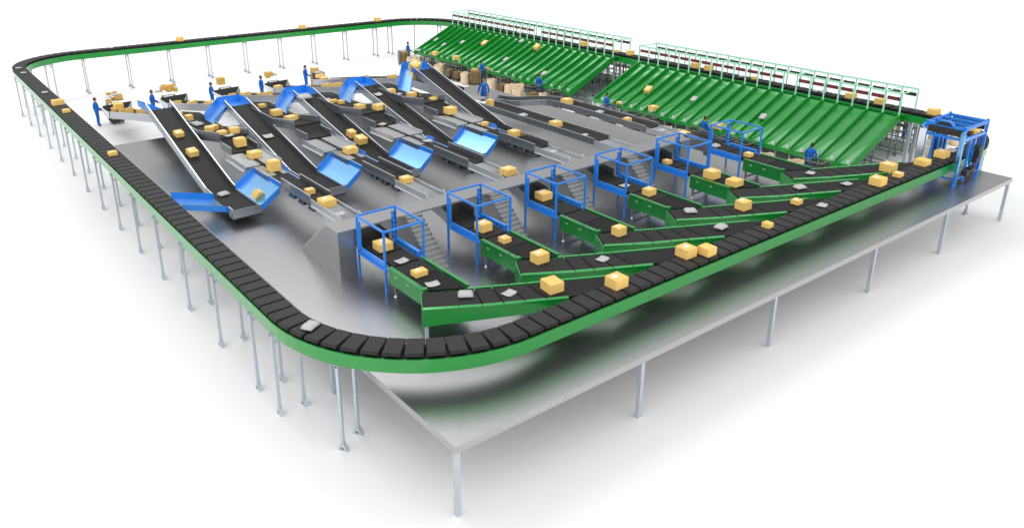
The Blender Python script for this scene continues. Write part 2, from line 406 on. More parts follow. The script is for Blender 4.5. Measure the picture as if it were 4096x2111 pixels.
def make_frame(y1, n, where, bars):
    y0 = y1-n*PITCH
    fr = thing('display_frame', 'mint green tubular frame over the ring above the %s' % where, 'frame', group='mint tubular frames over the chutes')
    for x in (34.15, 35.85):
        for i in range(n+1):
            y = y1-i*PITCH; MB().box(x-.032,y-.032,2.86,x+.032,y+.032,3.96).build('post', M['mint'], fr)
        MB().box(x-.035,y0-.035,3.96,x+.035,y1+.035,4.04).build('top_rail', M['mint'], fr)
    for i in bars:
        y = y1-i*PITCH; MB().box(34.19,y-.025,3.975,35.81,y+.025,4.025).build('cross_bar', M['mint'], fr)
    rear = where
    for i in range(n):
        yc = y1-(i+.5)*PITCH-.02
        t = SEQ[i % len(SEQ)]
        if t:
            s_ = thing('hanging_display', '%s red-digit display from the left, front rail above the %s' % (ORD[i if i < 13 else i-1], where), 'display', (34.15,yc,3.69), 0, 'red digit displays on the front rails')
            obj('display_case', sign_me, s_); obj('bezel', sbez, s_)
            if t not in TXT: TXT[t] = digits_mesh(t)
            obj('digits', TXT[t], s_)
            for k in (-.22,.22):
                q = obj('hanger_wire', wire_me, s_); q.location = (0,k,0)
        s_ = thing('hanging_display', '%s dark display back from the left, rear rail above the %s' % (ORD[i], where), 'display', (35.85,yc,3.69), pi, 'dark display backs on the rear rails')
        obj('display_case', sign_me, s_)
        for k in (-.22,.22):
            q = obj('hanger_wire', wire_me, s_); q.location = (0,k,0)
B1, B2 = 38.83, 16.86
bank1, _ = make_bank(B1, 23, 'far left one')
bank2, _ = make_bank(B2, 21, 'near right one')
make_frame(B1, 23, 'far left green chutes', (0,7,14,19,23)); make_frame(B2, 21, 'near right green chutes', (0,8,14,20,21))
for bk, wd in ((bank1,'far left'),(bank2,'near right')):     # matching banks on the other side of the ring
    c = copy_tree(bk); c.scale = (-1,1,1); c.location = (70,0,0)
    c['label'] = 'green chute bank behind the ring, back to back with the %s bank' % wd

# ------------------------------------------------------------------ blue dimension frames with their belts
DX = [0, 3.44, 6.87, 10.38, 13.89, 17.38]
WHICH = ['leftmost', 'second from the left', 'third from the left', 'fourth from the left', 'fifth from the left', 'rightmost']
def make_blue_frame():
    r = thing('dimension_frame', '', 'frame', group='blue measuring frames over the infeed belts')
    x0, x1, y0, y1 = 4.02, 5.4, -.57, 1.07
    for x, y in ((x0,y0),(x1,y0),(x0,y1),(x1,y1)):
        MB().box(x-.03,y-.03,ZD,x+.03,y+.03,4.03).build('post', M['blue'], r)
    t = MB()
    for a, c in (((x0,y0),(x1,y0)),((x0,y1),(x1,y1)),((x0,y0),(x0,y1)),((x1,y0),(x1,y1))):
        t.bar((a[0],a[1],4.06),(c[0],c[1],4.06),.062,.055)
    t.build('top_ring', M['blue'], r)
    t = MB()
    for a, c in (((x0,y0-.1),(x0,y1)),((x1,y0-.1),(x1,y1))): t.bar((a[0],a[1],2.83),(c[0],c[1],2.83),.11,.05)
    for y in (y1-.02,): t.bar((x0+.06,y,2.82),(x1-.06,y,2.82),.08,.04)
    t.build('shelf_rail', M['blue'], r)
    a = MB().box(x0-.01,y1-.12,2.95,x0+.06,y1+.06,3.88).build('side_scanner', M['blue'], r)
    a = MB().box(x1-.1,y1-.03,2.95,x1+.03,y1+.09,3.9).build('side_scanner', M['blue'], r)
    for k in range(6):
        z = 3.02+.165*k; MB().prism([(x1-.103,y1+.03-.035,z),(x1-.103,y1+.03,z+.04),(x1-.103,y1+.065,z),(x1-.103,y1+.03,z-.04)], (-.004,0,0)).build('sensor', M['case'], a)
        MB().prism([(x1-.07,y1-.034,z),(x1-.035,y1-.034,z+.04),(x1,y1-.034,z),(x1-.035,y1-.034,z-.04)], (0,-.004,0)).build('sensor', M['case'], a)
    a = MB().box(x0+.0,y0+.06,2.87,x0+.13,y1-.16,2.92).box(x0+.0,y0+.06,2.92,x0+.06,y1-.16,3.04).build('side_guard', M['blue'], r)
    g = MB().box(x1-.14,y0+.12,2.87,x1-.02,y1-.14,3.05).build('side_guard', M['blue'], r)
    for k in range(5):
        y = y0+.28+.25*k; MB().prism([(x1-.143,y-.035,2.97),(x1-.143,y,3.01),(x1-.143,y+.035,2.97),(x1-.143,y,2.93)], (-.004,0,0)).build('sensor', M['case'], g)
    MB().box(4.22,.28,2.84,5.16,1.12,2.955).build('belt', M['belt'], r, bevel=.02)
    MB().box(4.22,-.7,2.82,5.16,.26,2.94).build('belt', M['belt'], r, bevel=.02)
    return r
def make_green_infeed():
    r = thing('infeed_conveyor', '', 'conveyor', group='green infeed conveyors joining the ring')
    zb = 2.92
    # straight part
    MB().box(4.22,-1.69,2.84,5.2,-.72,zb).build('belt', M['belt'], r, bevel=.02)
    def yend(x): return -2.64-.56*(x-4.22)
    S = MB(); n = 14
    for i in range(n):
        xa = 4.24+i*.0685; S.prism([(xa,-1.72,zb-.03),(xa+.045,-1.72,zb-.03),(xa+.045,yend(xa+.045)+.05,zb-.03),(xa,yend(xa)+.05,zb-.03)], (0,0,.03))
    S.build('belt_strips', M['belt'], r)
    MB().prism([(4.2,-1.7,2.79),(5.2,-1.7,2.79),(5.2,yend(5.2),2.79),(4.2,yend(4.2),2.79)], (0,0,.02)).build('strip_bed', M['green_shiny'], r)
    p = MB().box(4.07,-2.6,2.43,4.1,-.72,2.93).box(4.03,-2.6,2.93,4.17,-.72,2.965).box(4.05,-2.62,2.84,4.2,-2.5,2.99).build('side_panel', M['green_shiny'], r)
    p = MB().box(5.27,-3.08,2.43,5.3,-.72,2.93).box(5.22,-3.1,2.93,5.34,-.72,2.965).build('side_panel', M['green_shiny'], r)
    MB().box(4.1,-.75,2.45,5.27,-.72,2.84).build('end_panel', M['green_shiny'], r)
    for x, y in ((4.064,-1.15),(4.064,-1.8)): MB().box(x,y,2.74,x+.005,y+.12,2.79).build('maker_plate', M['white_steel'], r)
    l = MB()
    for x in (4.2,5.15): l.box(x-.035,-.85,ZD+.1,x+.035,-.78,2.43)
    l.box(4.2,-.84,2.12,5.15,-.79,2.18)
    lg = l.build('leg_stand', M['grey_steel'], r)
    f = MB()
    for x in (4.2,5.15): f.cyl((x,-.815,ZD),(x,-.815,ZD+.04),.07,10,r2=.03).cyl((x,-.815,ZD+.04),(x,-.815,ZD+.12),.02,8)
    f.build('levelling_foot', M['bright'], lg)
    # angled part (30 degrees)
    O = Vector((3.99,-2.6,0)); A = Vector((cos(radians(-30)), sin(radians(-30)),0)); Bv = Vector((-.5,-.866,0)); W = .96
    def P(s, t, z): q = O+A*s+Bv*t; return (q.x,q.y,z)
    def zz(s): return zb+.012+.13*max(0,(s-1.5))/4
    cuts = [0,1.55,2.1,2.62,3.1]
    ends_b = [0,1.5,2.0,2.5,3.0]; ends_f = [0,1.62,2.2,2.8,3.4]
    for i in range(4):
        a0,a1,b0,b1 = ends_b[i]+.012, ends_b[i+1]-.012, ends_f[i]+.012, ends_f[i+1]-.012
        MB().hexa([P(a0,.03,zz(a0)-.09),P(b0,W,zz(b0)-.09),P(b1,W,zz(b1)-.09),P(a1,.03,zz(a1)-.09),P(a0,.03,zz(a0)),P(b0,W,zz(b0)),P(b1,W,zz(b1)),P(a1,.03,zz(a1))]).build('belt', M['belt'], r, bevel=.015)
    S = MB(); n = 15
    for i in range(n):
        t0 = .03+(W-.03)*i/n; t1 = t0+.05; s0 = 3.02+(.4*t0/W); s1 = (5.58-2.6-.866*t0)/.5
        S.hexa([P(s0,t0,zz(s0)-.05),P(s0,t1,zz(s0)-.05),P(s1,t1,zz(s1)-.05),P(s1,t0,zz(s1)-.05),P(s0,t0,zz(s0)),P(s0,t1,zz(s0)),P(s1,t1,zz(s1)),P(s1,t0,zz(s1))])
    S.build('belt_strips', M['belt'], r)
    S = MB(); S.hexa([P(0,0,2.4),P(0,W,2.4),P(4.0,W,2.7),P(5.6,0,2.7),P(0,0,2.8),P(0,W,2.8),P(4.0,W,2.86),P(5.6,0,2.86)]); S.build('bed', M['dark'], r)
    f = MB(); f.hexa([P(-.0,W+.02,2.38),P(-.0,W+.05,2.38),P(4.0,W+.05,2.66),P(4.0,W+.02,2.66),P(0,W+.02,2.9),P(0,W+.05,2.9),P(4.0,W+.05,3.0),P(4.0,W+.02,3.0)])
    pn = f.build('side_panel', M['green'], r)
    f = MB()
    for a, c in ((0,.95),(.97,1.6),(1.63,2.18),(2.21,2.77),(2.8,3.37),(3.4,4.0)):
        f.hexa([P(a,W+.0,zz(a)-.02),P(a,W+.09,zz(a)-.05),P(c,W+.09,zz(c)-.05),P(c,W+.0,zz(c)-.02),P(a,W+.0,zz(a)+.02),P(a,W+.09,zz(a)),P(c,W+.09,zz(c)),P(c,W+.0,zz(c)+.02)])
    f.build('top_rail', M['green_shiny'], pn)
    f = MB()
    for a, c in ((1.3,1.48),(1.52,1.98),(2.02,2.48),(2.52,2.98),(3.02,5.3)):
        f.hexa([P(a,-.06,zz(a)-.4),P(a,.0,zz(a)-.4),P(c,.0,zz(c)-.3),P(c,-.06,zz(c)-.3),P(a,-.06,zz(a)+.03),P(a,.0,zz(a)+.02),P(c,.0,zz(c)+.02),P(c,-.06,zz(c)+.03)])
    f.build('side_panel', M['green_shiny'], r)
    MB().hexa([P(-.03,0,2.3),P(-.03,W+.05,2.3),P(0,W+.05,2.3),P(0,0,2.3),P(-.03,0,2.9),P(-.03,W+.05,2.88),P(0,W+.05,2.88),P(0,0,2.9)]).build('end_panel', M['green_side'], r)
    q = P(.08,W-.05,0); MB().box(q[0]-.04,q[1]-.04,ZD,q[0]+.04,q[1]+.04,2.4).build('leg', M['white_steel'], r)
    q = P(.08,.1,0); MB().box(q[0]-.04,q[1]-.04,ZD,q[0]+.04,q[1]+.04,2.4).build('leg', M['white_steel'], r)
    return r
def make_decline():
    r = thing('decline_conveyor', '', 'conveyor', group='short sloping belts under the walkway')
    MB().slab([(4.33,2.75,3.2),(4.3,2.0,3.14),(4.22,1.14,2.97)], [(5.08,2.75,3.2),(5.1,2.0,3.14),(5.16,1.14,2.97)], .08).build('belt', M['belt'], r)
    MB().wall([(4.28,2.5,3.2),(4.25,1.9,3.12),(4.17,1.2,2.98)], -.25, .16, .03).build('side_guard', M['steel'], r)
    MB().wall([(5.13,2.5,3.2),(5.15,1.9,3.12),(5.21,1.2,2.98)], -.25, .2, .03).build('side_guard', M['steel'], r)
    return r
def roller_bed(m, x0, x1, y0, y1, z, r=.034, step=.115):
    n = int((y1-y0)/step)
    for i in range(n+1):
        y = y0+(y1-y0)*i/n; m.cyl((x0,y,z-r),(x1,y,z-r),r,8)
    return m
def make_roller_track():
    r = thing('roller_track', '', 'roller conveyor', group='steel roller tracks before the walkway')
    roller_bed(MB(), 4.36, 5.03, 2.72, 4.95, 3.24).build('roller_bed', M['roller'], r)
    MB().box(4.36,2.7,3.1,5.03,5.0,3.14).build('pan', M['grey_steel'], r)
    MB().box(4.3,2.95,3.12,4.33,5.0,3.38).box(4.26,2.95,3.1,4.36,5.0,3.13).build('side_guard', M['bright'], r)
    MB().box(5.07,2.95,3.12,5.1,5.0,3.33).build('side_guard', M['bright'], r)
    MB().prism([(4.3,2.95,3.12),(4.3,2.95,3.45),(4.3,2.55,3.2),(4.3,2.55,3.12)], (.025,0,0)).build('end_fin', M['bright'], r)
    MB().prism([(5.08,2.95,3.12),(5.08,2.95,3.42),(5.08,2.62,3.2),(5.08,2.62,3.12)], (.025,0,0)).build('end_fin', M['bright'], r)
    return r
def make_metering():
    r = thing('metering_conveyor', '', 'conveyor', group='three-belt metering conveyors after the diverters')
    for k in range(3):
        ya = 7.52-.833*k; MB().box(4.34,ya-.825,3.17,5.06,ya,3.265-.006*k).build('belt', M['belt'], r, bevel=.012)
    g = MB().box(4.3,5.02,3.12,4.33,7.5,3.48); g.box(4.285,5.02,3.12,4.3,7.5,3.2)
    for y in (5.03,5.85,6.68,7.47): g.box(4.288,y-.015,3.2,4.302,y+.015,3.47)
    g = g.build('side_guard', M['steel'], r)
    MB().box(4.295,5.02,3.48,4.335,7.5,3.492).build('edge_strip', M['bright'], g)
    g = MB().box(5.07,5.02,3.12,5.1,7.55,3.48).build('side_guard', M['steel'], r)
    MB().box(5.065,5.02,3.48,5.105,7.55,3.492).build('edge_strip', M['bright'], g)
    for k in range(3):
        y = 6.7-.82*k; f = MB().box(4.29,y-.2,2.95,4.34,y-.12,3.12).box(4.29,y-.14,2.95,4.34,y+.2,3.0).build('bracket', M['steel'], r)
        MB().box(4.34,y-.12,2.9,5.06,y+.2,3.1).build('motor_box', M['black'], f)
    return r
def make_diverter():
    r = thing('diverter_conveyor', '', 'conveyor', group='roller diverters above the blue chutes')
    MB().box(4.62,7.54,3.16,4.84,9.97,3.255).build('belt', M['belt'], r)
    MB().box(4.36,7.54,3.15,4.6,8.58,3.25).box(4.86,7.54,3.15,5.04,8.58,3.25).build('belt', M['belt'], r)
    roller_bed(MB(), 4.24, 4.6, 8.66, 9.97, 3.262, .03, .1).build('roller_bed', M['roller'], r)
    roller_bed(MB(), 4.86, 5.12, 8.66, 9.97, 3.262, .03, .1).build('roller_bed', M['roller'], r)
    MB().box(4.22,8.63,3.05,4.24,10.0,3.245).box(4.24,8.6,3.05,4.6,8.63,3.245).build('side_plate', M['steel'], r)
    MB().box(5.12,8.63,3.05,5.14,10.0,3.245).build('side_plate', M['steel'], r)
    MB().box(4.28,7.54,3.1,4.34,8.58,3.255).box(5.06,7.54,3.1,5.12,9.2,3.255).box(5.12,8.7,3.2,5.14,9.3,3.4).build('edge_strip', M['blue'], r)
    MB().box(4.3,7.54,3.255,4.33,8.58,3.262).box(5.08,7.54,3.255,5.1,8.6,3.262).build('edge_trim', M['bright'], r)
    return r
def make_wide_table():
    r = thing('roller_table', '', 'roller conveyor', group='wide roller tables with a centre belt')
    roller_bed(MB(), 4.0, 4.58, 10.32, 12.25, 3.235, .033, .11).build('roller_bed', M['roller'], r)
    roller_bed(MB(), 4.86, 5.48, 10.32, 12.25, 3.235, .033, .11).build('roller_bed', M['roller'], r)
    MB().box(4.64,10.2,3.13,4.8,12.25,3.23).build('belt', M['belt'], r)
    MB().box(4.59,10.3,3.15,4.62,12.25,3.237).box(4.82,10.3,3.15,4.85,12.25,3.237).build('edge_trim', M['bright'], r)
    MB().box(4.0,10.3,3.12,5.48,12.25,3.15).build('pan', M['grey_steel'], r)
    g = MB().box(3.95,10.28,3.05,3.98,12.28,3.31).hexa([(3.88,10.28,3.05),(3.98,10.28,3.05),(3.98,12.28,3.05),(3.88,12.28,3.05),(3.88,10.28,3.06),(3.98,10.28,3.075),(3.98,12.28,3.075),(3.88,12.28,3.06)]).build('side_guard', M['bright'], r)
    g = MB().hexa([(5.5,10.28,3.12),(5.53,10.28,3.12),(5.53,12.28,3.12),(5.5,12.28,3.12),(5.53,10.28,3.3),(5.555,10.28,3.3),(5.555,12.28,3.3),(5.53,12.28,3.3)]).build('side_guard', M['bright'], r)
    return r
def make_short_belt():
    r = thing('drop_belt_conveyor', '', 'conveyor', group='short drop belts below the curved conveyors')
    MB().slab([(4.2,13.38,3.6),(4.2,12.95,3.36),(4.2,12.8,3.32),(4.2,12.22,3.3)], [(5.3,13.38,3.6),(5.3,12.95,3.36),(5.3,12.8,3.32),(5.3,12.22,3.3)], .07).build('belt', M['belt'], r)
    for x, a in ((4.17,13.45),(5.33,13.3)):
        g = MB().box(x-.015,12.2,3.2,x+.015,a,3.53).build('side_guard', M['steel'], r); MB().box(x-.02,12.2,3.53,x+.02,a,3.542).build('edge_strip', M['bright'], g)
    f = MB().box(4.3,12.3,3.0,4.7,12.75,3.2).build('motor_box', M['black'], r)
    return r
def make_hopper(gap=True, flare=True, x0=3.55, x1=4.72):
    r = thing('hopper_conveyor', '', 'conveyor', group='rising feed conveyors with parcel hoppers')
    def zt(y): return min(3.9, 1.22+(31.8-y)*.187)
    ys = [31.8,28.5,24,20.5,17.5,16.0,14.45]
    L = [(x0,y,zt(y)-.24) for y in ys]+[(4.15,13.4,3.66)]; Rr = [(x1,y,zt(y)-.24) for y in ys]+[(5.43,13.4,3.66)]
    ins = .03
    MB().slab([(x+ins,y,z) for x,y,z in L], [(x-ins,y,z) for x,y,z in Rr], .07).build('belt', M['belt'], r)
    g = MB().wall(L, -.16, .24, .03); g.wall([(a-.012,b_,c) for a,b_,c in L], -.02, .0, .02); g = g.build('side_guard', M['steel'], r)
    MB().wall(L, .24, .252, .045).build('edge_strip', M['bright'], g)
    if gap:
        i = ys.index(17.5); g = MB().wall(Rr[:i+1]+[(x1,16.85,3.66)], -.16, .24, .03).build('side_guard', M['steel'], r)
        MB().wall(Rr[:i+1]+[(x1,16.85,3.66)], .24, .252, .045).build('edge_strip', M['bright'], g)
        g = MB().wall([(x1,15.5,3.66)]+Rr[6:], -.16, .24, .03).build('side_guard', M['steel'], r)
        MB().wall([(x1,15.5,3.66)]+Rr[6:], .24, .252, .045).build('edge_strip', M['bright'], g)
        MB().wall([(x1,16.85,3.66),(x1,15.5,3.66)], -.16, .02, .03).build('low_guard', M['steel'], r)
    if flare:
        z0 = 1.0
        MB().quad([(x0-.03,32.0,z0),(x1+.05,32.0,z0),(x1+.5,32.5,1.48),(x0-.02,32.5,1.42)]).prism([(x0-.03,32.03,z0),(x1+.05,32.03,z0),(x1+.5,32.53,1.48),(x0-.02,32.53,1.42)],(0,.02,0)).build('hopper_back', M['belt'], r)
        MB().slab([(x0,32.0,z0),(x0,31.8,z0)], [(x1,32.0,z0),(x1,31.8,z0)], .06).build('hopper_floor', M['belt'], r)
        MB().prism([(x0-.03,32.0,z0-.1),(x0-.13,32.5,1.4),(x0-.03,30.9,1.36),(x0-.03,31.0,1.0)], (-.02,0,0)).build('hopper_wing', M['bright'], r)
        MB().prism([(x1+.05,32.0,z0-.05),(x1+.5,32.5,1.48),(x1+.62,32.3,1.48),(x1+.1,31.0,1.22),(x1+.03,30.6,1.2)], (.02,0,0)).build('hopper_wing', M['bright'], r)
    return r
def labels(o, i, txt, dx):
    o.location.x += dx; o['label'] = txt % WHICH[i]; return o
protos = [(make_decline, range(6), 'black belt sloping under the walkway into the blue frame %s'),
          (make_blue_frame, range(6), 'blue tubular measuring frame, %s of the row along the walkway'),
          (make_green_infeed, range(6), 'angled green infeed conveyor to the ring after the blue frame %s'),
          (make_roller_track, range(4), 'steel roller track before the walkway on the sorting line %s'),
          (make_metering, range(4), 'three-section metering belt between steel guards on the sorting line %s'),
          (make_diverter, range(4), 'small diverter with rollers and blue edges on the sorting line %s'),
          (make_wide_table, range(4), 'wide silver roller table, dark centre belt, on the sorting line %s'),
          (make_short_belt, range(4), 'short black drop belt with low steel sides on the sorting line %s'),
          (make_hopper, range(4), 'rising steel feed conveyor with dark hopper feeding the sorting line %s')]
for fn, rng, txt in protos:
    p0 = fn(); c0 = [copy_tree(p0) for i in rng if i > 0]
    for i, o in zip(rng, [p0]+c0): labels(o, i, txt, DX[i])

# fifth feed conveyor without hopper, its roller table, lines five and six
def plain_line(name, label, cat, L, Rr, lo, hi, group=None, belt='belt'):
    r = thing(name, label, cat, group=group)
    MB().slab(L, Rr, .07).build('belt', M[belt], r)
    for side in (L, Rr):
        g = MB().wall(side, lo, hi, .03).build('side_guard', M['steel'], r); MB().wall(side, hi, hi+.012, .045).build('edge_strip', M['bright'], g)
    return r
def z5(y): return min(3.22, 1.1+(31.8-y)*.178)
ys5 = [32.4,31.8,28,24,21,19.6,17.5,15.8]
f5 = plain_line('feed_conveyor', 'rising steel feed conveyor without hopper, farthest right, leading to the man on the platform', 'conveyor', [(17.45,y,z5(y)) for y in ys5], [(18.78,y,z5(y)) for y in ys5], -.16, .24)
t = thing('sorting_table', 'flat silver roller table in front of the man standing on the platform', 'roller conveyor')
m_ = MB(); n = 30
for i in range(n):
    y = 15.7-i*.045; xr = 19.05+(15.7-y)*.35; m_.cyl((17.5,y,3.03),(xr,y,3.03),.02,6)
m_.build('roller_bed', M['roller'], t)
MB().prism([(17.45,15.75,2.94),(19.05,15.75,2.94),(19.55,14.4,2.94),(17.45,14.4,2.94)], (0,0,.06)).build('pan', M['steel'], t)
MB().prism([(18.95,14.38,2.98),(19.6,14.38,2.98),(19.95,13.7,2.98),(19.15,13.95,2.98)], (0,0,.06)).build('transfer_plate', M['roller'], t)
MB().box(17.55,13.95,2.97,18.6,14.36,3.05).build('ball_pad', M['white'], t); MB().box(18.0,13.55,2.96,18.85,13.92,3.04).build('ball_pad', M['white'], t)
for x, y in ((17.6,15.6),(18.9,15.6),(17.6,14.5),(19.4,14.5)): MB().box(x-.03,y-.03,ZD,x+.03,y+.03,2.94).build('leg', M['grey_steel'], t)
ZL = 2.98
l5 = plain_line('belt_conveyor', 'long straight black belt between steel guards, fifth line, beside the curved one', 'conveyor', [(18.13,13.7,ZL),(18.13,4.9,ZL)], [(19.12,13.7,ZL),(19.12,4.9,ZL)], -.14, .15)
cp = [(19.62,14.35),(19.66,14.0),(19.78,13.62),(20.02,13.22),(20.35,12.92),(20.85,12.68),(21.32,12.42),(21.68,12.1),(21.93,11.7),(22.05,11.2),(22.07,10.6),(22.07,8),(22.07,4.95)]
def offs(path, o, z):
    out = []
    for i, p in enumerate(path):
        a = Vector(path[max(0,i-1)]); b_ = Vector(path[min(len(path)-1,i+1)]); d_ = (b_-a).normalized(); out.append((p[0]-d_.y*o, p[1]+d_.x*o, z))
    return out
l6 = plain_line('belt_conveyor', 'black belt with steel guards that starts with an S-curve, rightmost line on the platform', 'conveyor', offs(cp,-.46,ZL), offs(cp,.46,ZL), -.14, .15)
for i, xc in ((4,18.6),(5,22.07)):
    r = thing('roller_track', 'steel roller track before the walkway on the sorting line %s' % WHICH[i], 'roller conveyor', group='steel roller tracks before the walkway')
    roller_bed(MB(), xc-.42, xc+.42, 3.0, 4.85, 2.97).build('roller_bed', M['roller'], r)
    MB().box(xc-.42,3.0,2.86,xc+.42,4.88,2.9).build('pan', M['grey_steel'], r)
    MB().box(xc-.48,2.9,2.82,xc-.45,4.88,3.07).build('side_guard', M['bright'], r); MB().box(xc+.45,2.9,2.82,xc+.48,4.88,3.06).build('side_guard', M['bright'], r)
    if i == 5:
        MB().slab([(xc-.42,2.9,2.97),(xc-.42,1.2,2.95)], [(xc+.42,2.9,2.97),(xc+.42,1.2,2.95)], .07).build('belt', M['belt'], r)
        MB().box(xc+.45,1.2,2.82,xc+.48,2.88,3.16).build('side_guard', M['steel'], r); MB().box(xc-.48,1.3,2.7,xc-.45,2.4,3.16).build('side_guard', M['steel'], r)
        MB().box(xc-.47,1.25,2.55,xc-.3,1.5,2.8).build('bracket', M['steel'], r)

# ------------------------------------------------------------------ reclaim belts and blue chutes
RX = [3.45, 7.0, 10.5, 14.0, 17.5]; RN = ['leftmost','second from the left','third from the left','fourth from the left','rightmost']
ZTP = [4.38, 4.0, 4.0, 4.0, 4.42]
for k in range(5):
    x1 = RX[k]; x0 = x1-1.06; zt = ZTP[k]; zb = 2.4
    r = thing('incline_conveyor', 'wide black belt climbing away from the camera, %s of the five inclines' % RN[k], 'conveyor', group='inclined return belts on the platform')
    pr = [(17.3,zt),(10.3,zb),(7.6,zb)]
    MB().slab([(x0+.03,y,z) for y,z in pr[:2]], [(x1-.03,y,z) for y,z in pr[:2]], .07).build('belt', M['belt'], r)
    MB().slab([(x0+.03,10.28,zb),(x0+.03,8.6,zb)], [(x1-.03,10.28,zb),(x1-.03,8.6,zb)], .07).build('belt', M['belt'], r)
    MB().slab([(x0+.03,8.58,zb),(x0+.03,7.6,zb)], [(x1-.03,8.58,zb),(x1-.03,7.6,zb)], .07).build('belt', M['belt'], r)
    lp = [(x0,17.5,zt+.06),(x0,10.45,zb+.04),(x0,9.65 if k == 0 else 7.6,zb)]
    g = MB().wall(lp, -.16, .22, .03); g.wall([(x0-.02,y,z) for _,y,z in lp], -.02, .03, .03); g = g.build('side_guard', M['steel'], r)
    MB().wall(lp, .22, .235, .05).build('edge_strip', M['bright'], g)
    if k == 0:
        g = MB().wall([(x0,8.0,zb),(x0,7.58,zb)], -.16, .22, .03).build('side_guard', M['steel'], r); MB().wall([(x0,8.0,zb),(x0,7.58,zb)], .22, .235, .05).build('edge_strip', M['bright'], g)
    hi = [(x1,17.5,zt+.06),(x1,10.55,zb+.07),(x1,10.15,zb)] if k < 4 else [(x1,17.5,zt+.06),(x1,10.5,zb+.06),(x1,7.6,zb)]
    g = MB().wall(hi, -.16, .22, .03).build('side_guard', M['steel'], r); MB().wall(hi, .22, .235, .05).build('edge_strip', M['bright'], g)
    if k < 4: MB().wall([(x1,10.13,zb),(x1,7.6,zb)], -.16, .05, .03).build('low_guard', M['steel'], r)
    MB().wall([(x0-.01,7.57,zb),(x1+.01,7.57,zb)], -.13, .2, .03).build('end_plate', M['steel'], r)
    MB().box(x0+.05,7.6,zb-.2,x1+.02,7.75,zb-.09).build('end_roller', M['black'], r)
# lower blue chutes: from the diverters down to the inclines
for k in range(4):
    x1 = RX[k]+.01; xt = 4.27+DX[k]
    r = thing('blue_chute', 'broad light blue chute below the diverter of the sorting line %s' % WHICH[k], 'chute', group='blue chutes under the diverters')
    y0, y1 = 7.62, 10.1; zt, zb = 3.06, 2.5; xm = xt-.12
    me = MB(); NX = 8; rows = []
    for i in range(NX+1):
        t = i/NX; x = xt+(x1-xt)*t; z = zt+(zb-zt)*t-.035*sin(pi*t)
        a = len(me.v); me.v += [(x,y0,z),(x,y1,z)]; rows.append(a)
    for i in range(NX): me.f.append([rows[i],rows[i+1],rows[i+1]+1,rows[i]+1]); me.m.append(0)
    fl_ = me.build('chute_floor', M['blue_chute'], r, smooth=True)
    MB().wall([(xt,y1+.015,zt),(x1,y1+.015,zb)], -.03, .2, .02).build('side_wall', M['blue'], r)
    MB().wall([(xt,y0-.015,zt),(x1,y0-.015,zb)], -.2, .05, .02).build('side_wall', M['blue'], r)
    MB().quad([(xt,y0,zt),(xt,8.6,zt),(xt+.0,8.6,zt+.12),(xt,y0,zt+.12)]).build('apron', M['blue'], r)
# chute from the ring down to the leftmost incline
r = thing('blue_chute', 'narrow blue chute from the left run of the ring down to the leftmost incline', 'chute')
MB().slab([(.78,9.3,2.95),(2.4,9.55,2.46)], [(.78,8.05,2.95),(2.4,8.1,2.46)], .02).build('chute_floor', M['blue_chute'], r)
MB().wall([(.78,9.32,2.95),(2.4,9.58,2.46)], -.03, .22, .02).build('side_wall', M['blue'], r)
MB().wall([(.78,8.03,2.95),(2.4,8.08,2.46)], -.08, .14, .02).build('side_wall', M['blue'], r)
# top chutes: from the head of an incline down to the feed conveyor on its left (and right)
def head_chute(k, xl, left, label):
    x1 = RX[k]; x0 = x1-1.06; zt = ZTP[k]-.06; zl = 3.72; h = .32 if k != 4 else .36
    r = thing('head_chute', label, 'chute', group='blue chutes at the heads of the inclines')
    ya, yb = 17.32, 18.45
    if left:
        MB().slab([(x0,yb,zt),(x0,ya,zt)], [(x1,yb,zt),(x1,ya,zt)], .02).build('head_floor', M['blue_chute'], r)
        MB().wall([(x0,yb,zt),(x1,yb,zt),(x1,ya+.2,zt)], -.02, h, .02).build('back_wall', M['blue'], r)
        m = MB(); m.slab([(x0,yb,zt),(xl,16.75,zl)], [(x0,ya,zt),(xl,15.5,zl)], .02); m.build('chute_floor', M['blue_chute'], r)
        MB().wall([(x0,yb+.01,zt),(xl,16.77,zl)], -.03, h, .02).build('side_wall', M['blue'], r)
        MB().wall([(x0,ya-.01,zt),(xl,15.48,zl)], -.04, [.12,.3], .02).build('side_wall', M['blue'], r)
    else:
        za, zc = 4.28, 3.46
        MB().slab([(x0,18.85,za),(xl,18.05,zc)], [(x0,17.33,za),(xl,17.0,zc)], .02).build('chute_floor', M['blue_chute'], r)
        MB().wall([(x0-.01,17.4,za),(x0-.01,18.87,za)], .02, .29, .02).build('back_wall', M['blue'], r)
        MB().wall([(x0,18.88,za),(xl,18.07,zc)], -.02, .29, .02).build('side_wall', M['blue'], r)
        MB().wall([(x1+.03,17.2,3.74),(xl,16.98,zc)], -.05, .27, .02).build('side_wall', M['blue'], r)
head_chute(0, 4.0, False, 'blue corner chute at the head of the leftmost incline, opening to the right')
for k in range(1,5):
    head_chute(k, 4.7+DX[k-1], True, 'bent blue chute at the head of the %s incline, opening to the left' % ['','second','third','fourth','fifth and tallest'][k])

